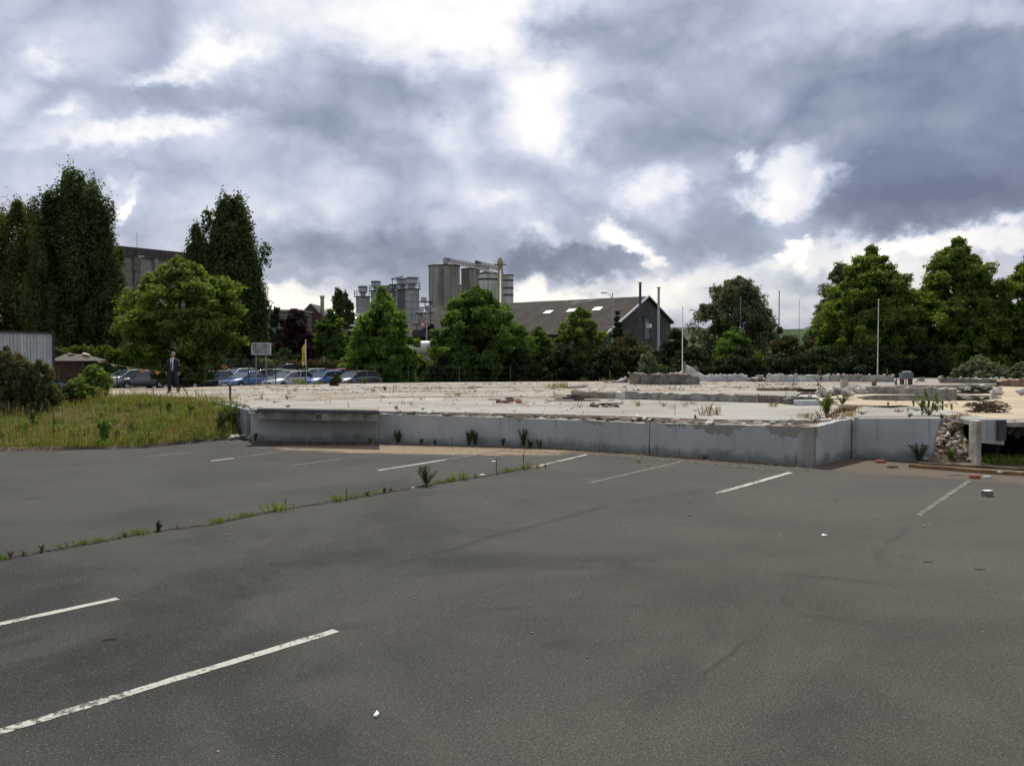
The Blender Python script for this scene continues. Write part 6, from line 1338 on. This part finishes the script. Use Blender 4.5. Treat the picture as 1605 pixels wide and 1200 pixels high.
for i, (px, py, z, hp, kd, lm, wd, lb) in enumerate((
  (1106, 651, .88, 22, 'tuft', L_dry, .8, 'tall straw coloured grass clump near the wall edge, left of two'), (1123, 650, .88, 17, 'tuft', L_dry, .8, 'shorter straw grass clump near the wall edge, right of two'), (1058, 652, .88, 20, 'stalk', L_dry, .9, 'single pale stalk left of the straw grass clumps'), (1212, 637.5, .88, 9, 'tuft', L_dry, 1.6, 'dry tuft in front of the brown wall stub'),
  (880, 608, .88, 13, 'tuft', L_dry, 2.2, 'wide yellow grass patch at the far side of the slab'), (866, 609, .88, 10, 'tuft', L_dry, 1.5, 'yellow grass just left of the wide patch'), (740, 610, .88, 8, 'tuft', L_dry, 1.4, 'small dry tuft at the far middle of the slab'), (718, 621, .88, 8, 'tuft', L_dry, 1.4, 'dry tuft left of the dirt pile'),
  (511, 634, .89, 9, 'stalk', L_dry, 1.3, 'small dry stem on the loading ledge, left of two'), (517, 633, .89, 9, 'stalk', L_dry, 1.2, 'small dry stem on the loading ledge, right of two'), (546, 640, .95, 12, 'stalk', L_weedd, 1.3, 'dark little weed on the right half of the ledge'), (561, 633, .89, 7, 'stalk', L_dry, 1, 'single short stem at the right end of the ledge'), (452, 639, .98, 6, 'tuft', L_dry, 1.5, 'yellow tuft on the left half of the ledge'),
  (616, 620, .885, 10, 'stalk', L_dry, 1.6, 'dry stems on the slab behind the ledge end'), (450, 626, .885, 7, 'leafy', L_dry, 1.6, 'brown weeds in the slab gap behind the ledge tip'), (621, 642, .86, 7, 'leafy', L_weed, 1.4, 'green weed in the rubble right at the end of the ledge'), (412, 620, .885, 10, 'stalk', L_dry, 1.4, 'dry weed left above the pale ledge tip'), (434, 618, .885, 9, 'stalk', L_dry, 1.4, 'dry weed cluster behind the ledge tip'),
  (956, 602, .88, 22, 'stalk', L_dry, .8, 'leaning dry stem left of the stepped grey wall'), (1000, 636, .88, 7, 'tuft', L_weed, 1, 'green tuft at the foot of the long grey wall stub'), (1040, 637, .88, 7, 'tuft', L_weed, 1.4, 'yellowish tuft under the middle of the long grey wall stub'), (1232, 629, .95, 20, 'stalk', L_dry, 1.2, 'tall dry stem left of the thin bent bar'), (604, 612, .88, 8, 'leafy', L_weedd, 1, 'small weed beyond the gap behind the ledge'),
  (585, 614, .88, 7, 'tuft', L_dry, 1, 'tiny tuft on the far slab right of the cars'), (1090, 657, .86, 8, 'leafy', L_weedd, 1.2, 'weed in the trench left of the straw clumps'), (470, 602, .88, 11, 'tuft', L_weed, 2.4, 'green grass tuft in front of the glinting car'), (498, 602, .88, 7, 'tuft', L_weed, 2, 'low grass in front of the blue hatchback'), (571, 602, .88, 11, 'leafy', L_weed, 1.1, 'small green bushy weed in front of the last car'),
  (1408, 646, .975, 6, 'tuft', L_dry, 2, 'dry fringe tuft on the slab left of the sapling'), (1392, 636, .975, 7, 'leafy', L_dry, 1, 'tiny brown sprig beside the small wet patch'), (1404, 631, .972, 9, 'stalk', L_dry, 1, 'thin upright sprig on the silt floor'), (1343, 641, .95, 7, 'tuft', L_dry, 2, 'brown tuft behind the corner bush'), (1500, 657, .95, 9, 'tuft', L_rust, 2, 'rusty tuft at the top of the rubble bank'), (1330, 652, .93, 8, 'tuft', L_dry, 2.4, 'wide dry tuft over the inner corner of the wall'), (1312, 646, .93, 9, 'tuft', L_rust, 2.2, 'rusty grass fringe right of the corner bush'))):
    weed(kd, lb, px, py, z, hp, lm, 400+i, DG, wide=wd)
for i, (px, py, z, hp, kd, lm, wd, lb) in enumerate(((1262, 655, .88, 10, 'tuft', L_dry, 2.5, 'dry grass just left of the weedy corner bush'), (1275, 662, .87, 9, 'leafy', L_rust, 2, 'rusty sprig over the wall corner'), (1286, 645, .9, 14, 'stalk', L_dry, 1.5, 'tall dry stem behind the weedy corner bush'), (1326, 646, .94, 10, 'tuft', L_brown, 3, 'brown green tuft above the inner corner'), (1352, 650, .96, 7, 'leafy', L_dry, 3, 'flat brown weed patch on the slab right of the inner corner'), (1300, 664, .86, 6, 'tuft', L_weedd, 2.5, 'low green tuft at the top of the side wall'),
  (1425, 654, .97, 8, 'leafy', L_weed, 2, 'low green weed left of the sapling foot'), (1476, 656, .97, 9, 'leafy', L_brown, 2, 'olive weed right of the sapling foot'), (1510, 652, .96, 7, 'tuft', L_dry, 3, 'dry tuft left of the branch tangle'), (1480, 700, .35, 12, 'leafy', L_weedd, 1.5, 'dark weed halfway up the rubble bank'), (1515, 716, .1, 12, 'leafy', L_weed, 1.5, 'green weed at the foot of the bank near the pale pier'), (1505, 672, .75, 9, 'leafy', L_rust, 1.6, 'rusty sprig near the top of the rubble bank'))):
    weed(kd, lb, px, py, z, hp, lm, 700+i, DG, wide=wd)
for i, (px, py, hp, kd, lm, wd, lb) in enumerate(((165, 693, 40, 'broad', L_weed, 1.0, 'bright yellow green leafy weed in the middle of the grass field'), (183, 690, 18, 'broad', L_weed, 1.2, 'lower bright weed right of the leafy one'), (84, 690, 52, 'stalk', L_weedd, .5, 'thin dark upright stem in the left grass field'), (98, 655, 40, 'stalk', L_rust, 1, 'brown thistle stem leaning in the upper left field'), (252, 662, 42, 'stalk', L_weedd, .6, 'thin tall stem in the right half of the grass field'), (263, 646, 18, 'broad', L_weed, 1, 'bright green weed at the slab edge below the man'),
  (364, 668, 44, 'leafy', L_weed, 1.0, 'dark green bushy weed against the grey wall by the grass'), (346, 672, 30, 'leafy', L_weedd, 1.1, 'lighter weed left of the dark bushy one'), (205, 672, 14, 'leafy', L_rust, 2, 'orange brown low weed patch in the grass'), (300, 650, 20, 'broad', L_weed, 1.2, 'green weed below the three leaning bars'), (218, 640, 12, 'broad', L_weed, 1.2, 'small green weed near the slab edge left of the man'), (50, 665, 22, 'leafy', L_weedd, 1, 'dull weed below the feathery bush'))):
    Yg = 27.5
    for _ in range(12):
        q = A(px, py, Yg); Yg = Yg+(q.z-fieldz(q.x, Yg))*2.5; Yg = max(23.2, min(34, Yg))
    q = A(px, py, Yg); weed(kd, lb, px, py, 0, hp, lm, 500+i, 'single weeds in the grass field', wide=wd, g=Vector((q.x, Yg, fieldz(q.x, Yg))))
# field grass
rng = np.random.default_rng(77); N = 90000; x = rng.uniform(-27, -7.9, N); yf = np.interp(x, [q.x for q in FE], [q.y for q in FE]); y = yf-.08+rng.random(N)**1.25*10.5
lim = np.where(x > -12.6, 27.2+(-8.0-x)*1.72, 34.0); bare = (np.sin(x*2.3+np.sin(y*1.9)*1.3)*np.sin(y*2.9+np.sin(x*1.3)*1.7) > .80) & (rng.random(N) < .8); ok = (y < lim) & ~bare; x, y = x[ok], y[ok]; z = np.array([fieldz(a, b) for a, b in zip(x, y)]); n = len(x)
pat = .5+.5*np.sin(x*.9+1.7*np.sin(y*.5))*np.sin(y*.8+x*.4+1.3*np.sin(x*.35)); hh = (.06+.19*rng.random(n)**2.2)*(.55+.9*pat); a = rng.random(n)*6.283; l = hh*.5*rng.random(n); b = rng.random(n)*6.283; wd = .006+.006*rng.random(n)
wx, wy = np.cos(b)*wd, np.sin(b)*wd; V = np.stack([np.stack([x-wx, y-wy, z-.02], 1), np.stack([x+wx, y+wy, z-.02], 1), np.stack([x+np.cos(a)*l, y+np.sin(a)*l, z+hh], 1)], 1).reshape(-1, 3)
tag(npmesh('field_grass', V, np.arange(3*n).reshape(-1, 3), L_grass, None, np.clip(.25+.5*pat+.3*rng.normal(size=n)*.5, 0, 1)), 'uneven yellow green grass covering the field left of the wall', 'grass', kind='stuff')
sel = rng.random(n) < .045; xs, ys, zs = x[sel], y[sel], z[sel]; m = len(xs); hs = .18+.32*rng.random(m)**2; ls = hs*.35*rng.random(m); a = rng.random(m)*6.283
V = np.stack([np.stack([xs-.004, ys, zs], 1), np.stack([xs+.004, ys, zs], 1), np.stack([xs+np.cos(a)*ls+.006, ys+np.sin(a)*ls, zs+hs], 1), np.stack([xs+np.cos(a)*ls-.006, ys+np.sin(a)*ls, zs+hs*.97], 1)], 1).reshape(-1, 3)
tag(npmesh('dry_grass', V, np.arange(4*m).reshape(-1, 4), L_dry, None, rng.random(m)), 'scattered dry seed stalks standing above the field grass', 'grass', kind='stuff')
k = 260; cx_ = rng.uniform(-24, -8.3, k); cy_ = np.interp(cx_, [q.x for q in FE], [q.y for q in FE])+rng.random(k)*7; ok = cy_ < np.where(cx_ > -12.6, 27.0+(-8.0-cx_)*1.55, 33.5); cx_, cy_ = cx_[ok], cy_[ok]
C = np.stack([cx_, cy_, np.array([fieldz(a, b) for a, b in zip(cx_, cy_)])+.10], 1); V, Fq, ti = leaves(rng, C, np.stack([.10+.16*rng.random(len(C)), .10+.16*rng.random(len(C)), .08+.08*rng.random(len(C))], 1), 60, .055, tl=rng.random(len(C)))
tag(npmesh('meadow_plants', V, Fq, L_weed, None, ti), 'low broad leaved plants mixed into the field grass', 'ground cover', kind='stuff')
rr = random.Random(21); bm = B(); zt = lambda x, y: .885 if (x < 1.5 or y < 30) else 1.10
for i in range(620):
    y = 24.5+rr.random()**.8*24; x = rr.uniform(-.33*y, .36*y)
    if x > 6 and y < 33: continue
    if x < -6 and y < 27: continue
    r = rr.choice((.012, .02, .03, .045)); k_ = rr.uniform(-.6, .6); z_ = .885 if (y < 33.5 or x < 3) else 1.10
    if rr.random() < .12: box(bm, (x, y, z_+.01), (rr.uniform(.1, .5), .03, .02), rr.uniform(0, 3))
    else: rock_mesh(bm, (x, y, z_+r*.3), r, rr, .5)
tag(obj('slab_debris', bm, M_concd), 'small dark debris and chips strewn over the ruined slab', 'debris', kind='stuff')
bm = B()
for c0 in ((1110, 624.5, .885, 1.0), (700, 614, .88, 2.2), (600, 607.5, .88, 2.5), (820, 602, .88, 2.0), (1000, 611, 1.1, 1.6), (1150, 606, 1.1, 2.0), (1250, 603, 1.1, 1.5), (480, 612, .88, 1.5), (950, 606, .88, 1.2)):
    c = G(*c0[:3]); 
    for i in range(45): r = rr.choice((.02, .03, .05)); rock_mesh(bm, (c.x+rr.gauss(0, c0[3]), c.y+rr.gauss(0, .25), c.z+r*.3), r, rr, .5)
tag(obj('brick_grit', bm, M_dirt), 'lines of brown crumbled masonry where partition walls stood on the slab', 'debris', kind='stuff')
rng = np.random.default_rng(31); Vs, Fs, Ts, nv = [], [], [], 0
for i in range(230):
    y = 25+rng.random()**.8*24; x = rng.uniform(-.34*y, .36*y)
    if (x > 6 and y < 32) or (x < -6 and y < 27.5): continue
    z_ = .885 if (y < 33.5 or x < 3) else 1.10; hh = .05+.20*rng.random()**2; V, Fq, ti = blades(rng, 14, hh, .05+.10*rng.random(), .005); Vs.append(V+np.array([x, y, z_])); Fs.append(Fq+nv); nv += len(V); Ts.append(ti)
tag(npmesh('slab_grass', np.vstack(Vs), np.vstack(Fs), L_dry, None, np.concatenate(Ts)), 'sparse dry grass wisps rooted in the cracks of the ruined slab', 'grass', kind='stuff')
# grass strip before the basement opening
rng = np.random.default_rng(5); n = 1600; a0 = G(1540, 727); x = a0.x+rng.random(n)*4; y = a0.y-.25+rng.random(n)*1.0; V, Fq, ti = blades(rng, n, .20, 0, .006); V = V.reshape(n, 4, 3)+np.stack([x, y, np.zeros(n)], 1)[:, None, :]
tag(npmesh('grass_strip', V.reshape(-1, 3), Fq, L_grassg, None, ti), 'bright green grass strip in front of the dark basement opening', 'grass', kind='stuff')
# rough ground grass behind the slab
rng = np.random.default_rng(6); n = 5000; x = rng.uniform(-30, 2, n); y = rng.uniform(50, 53.5, n); V, Fq, ti = blades(rng, n, .55, 0, .02); V = V.reshape(n, 4, 3)+np.stack([x, y, np.zeros(n)-.05], 1)[:, None, :]
tag(npmesh('verge_grass', V.reshape(-1, 3), Fq, L_brown, None, ti), 'rough grass growing along the fence before the parked cars', 'grass', kind='stuff')
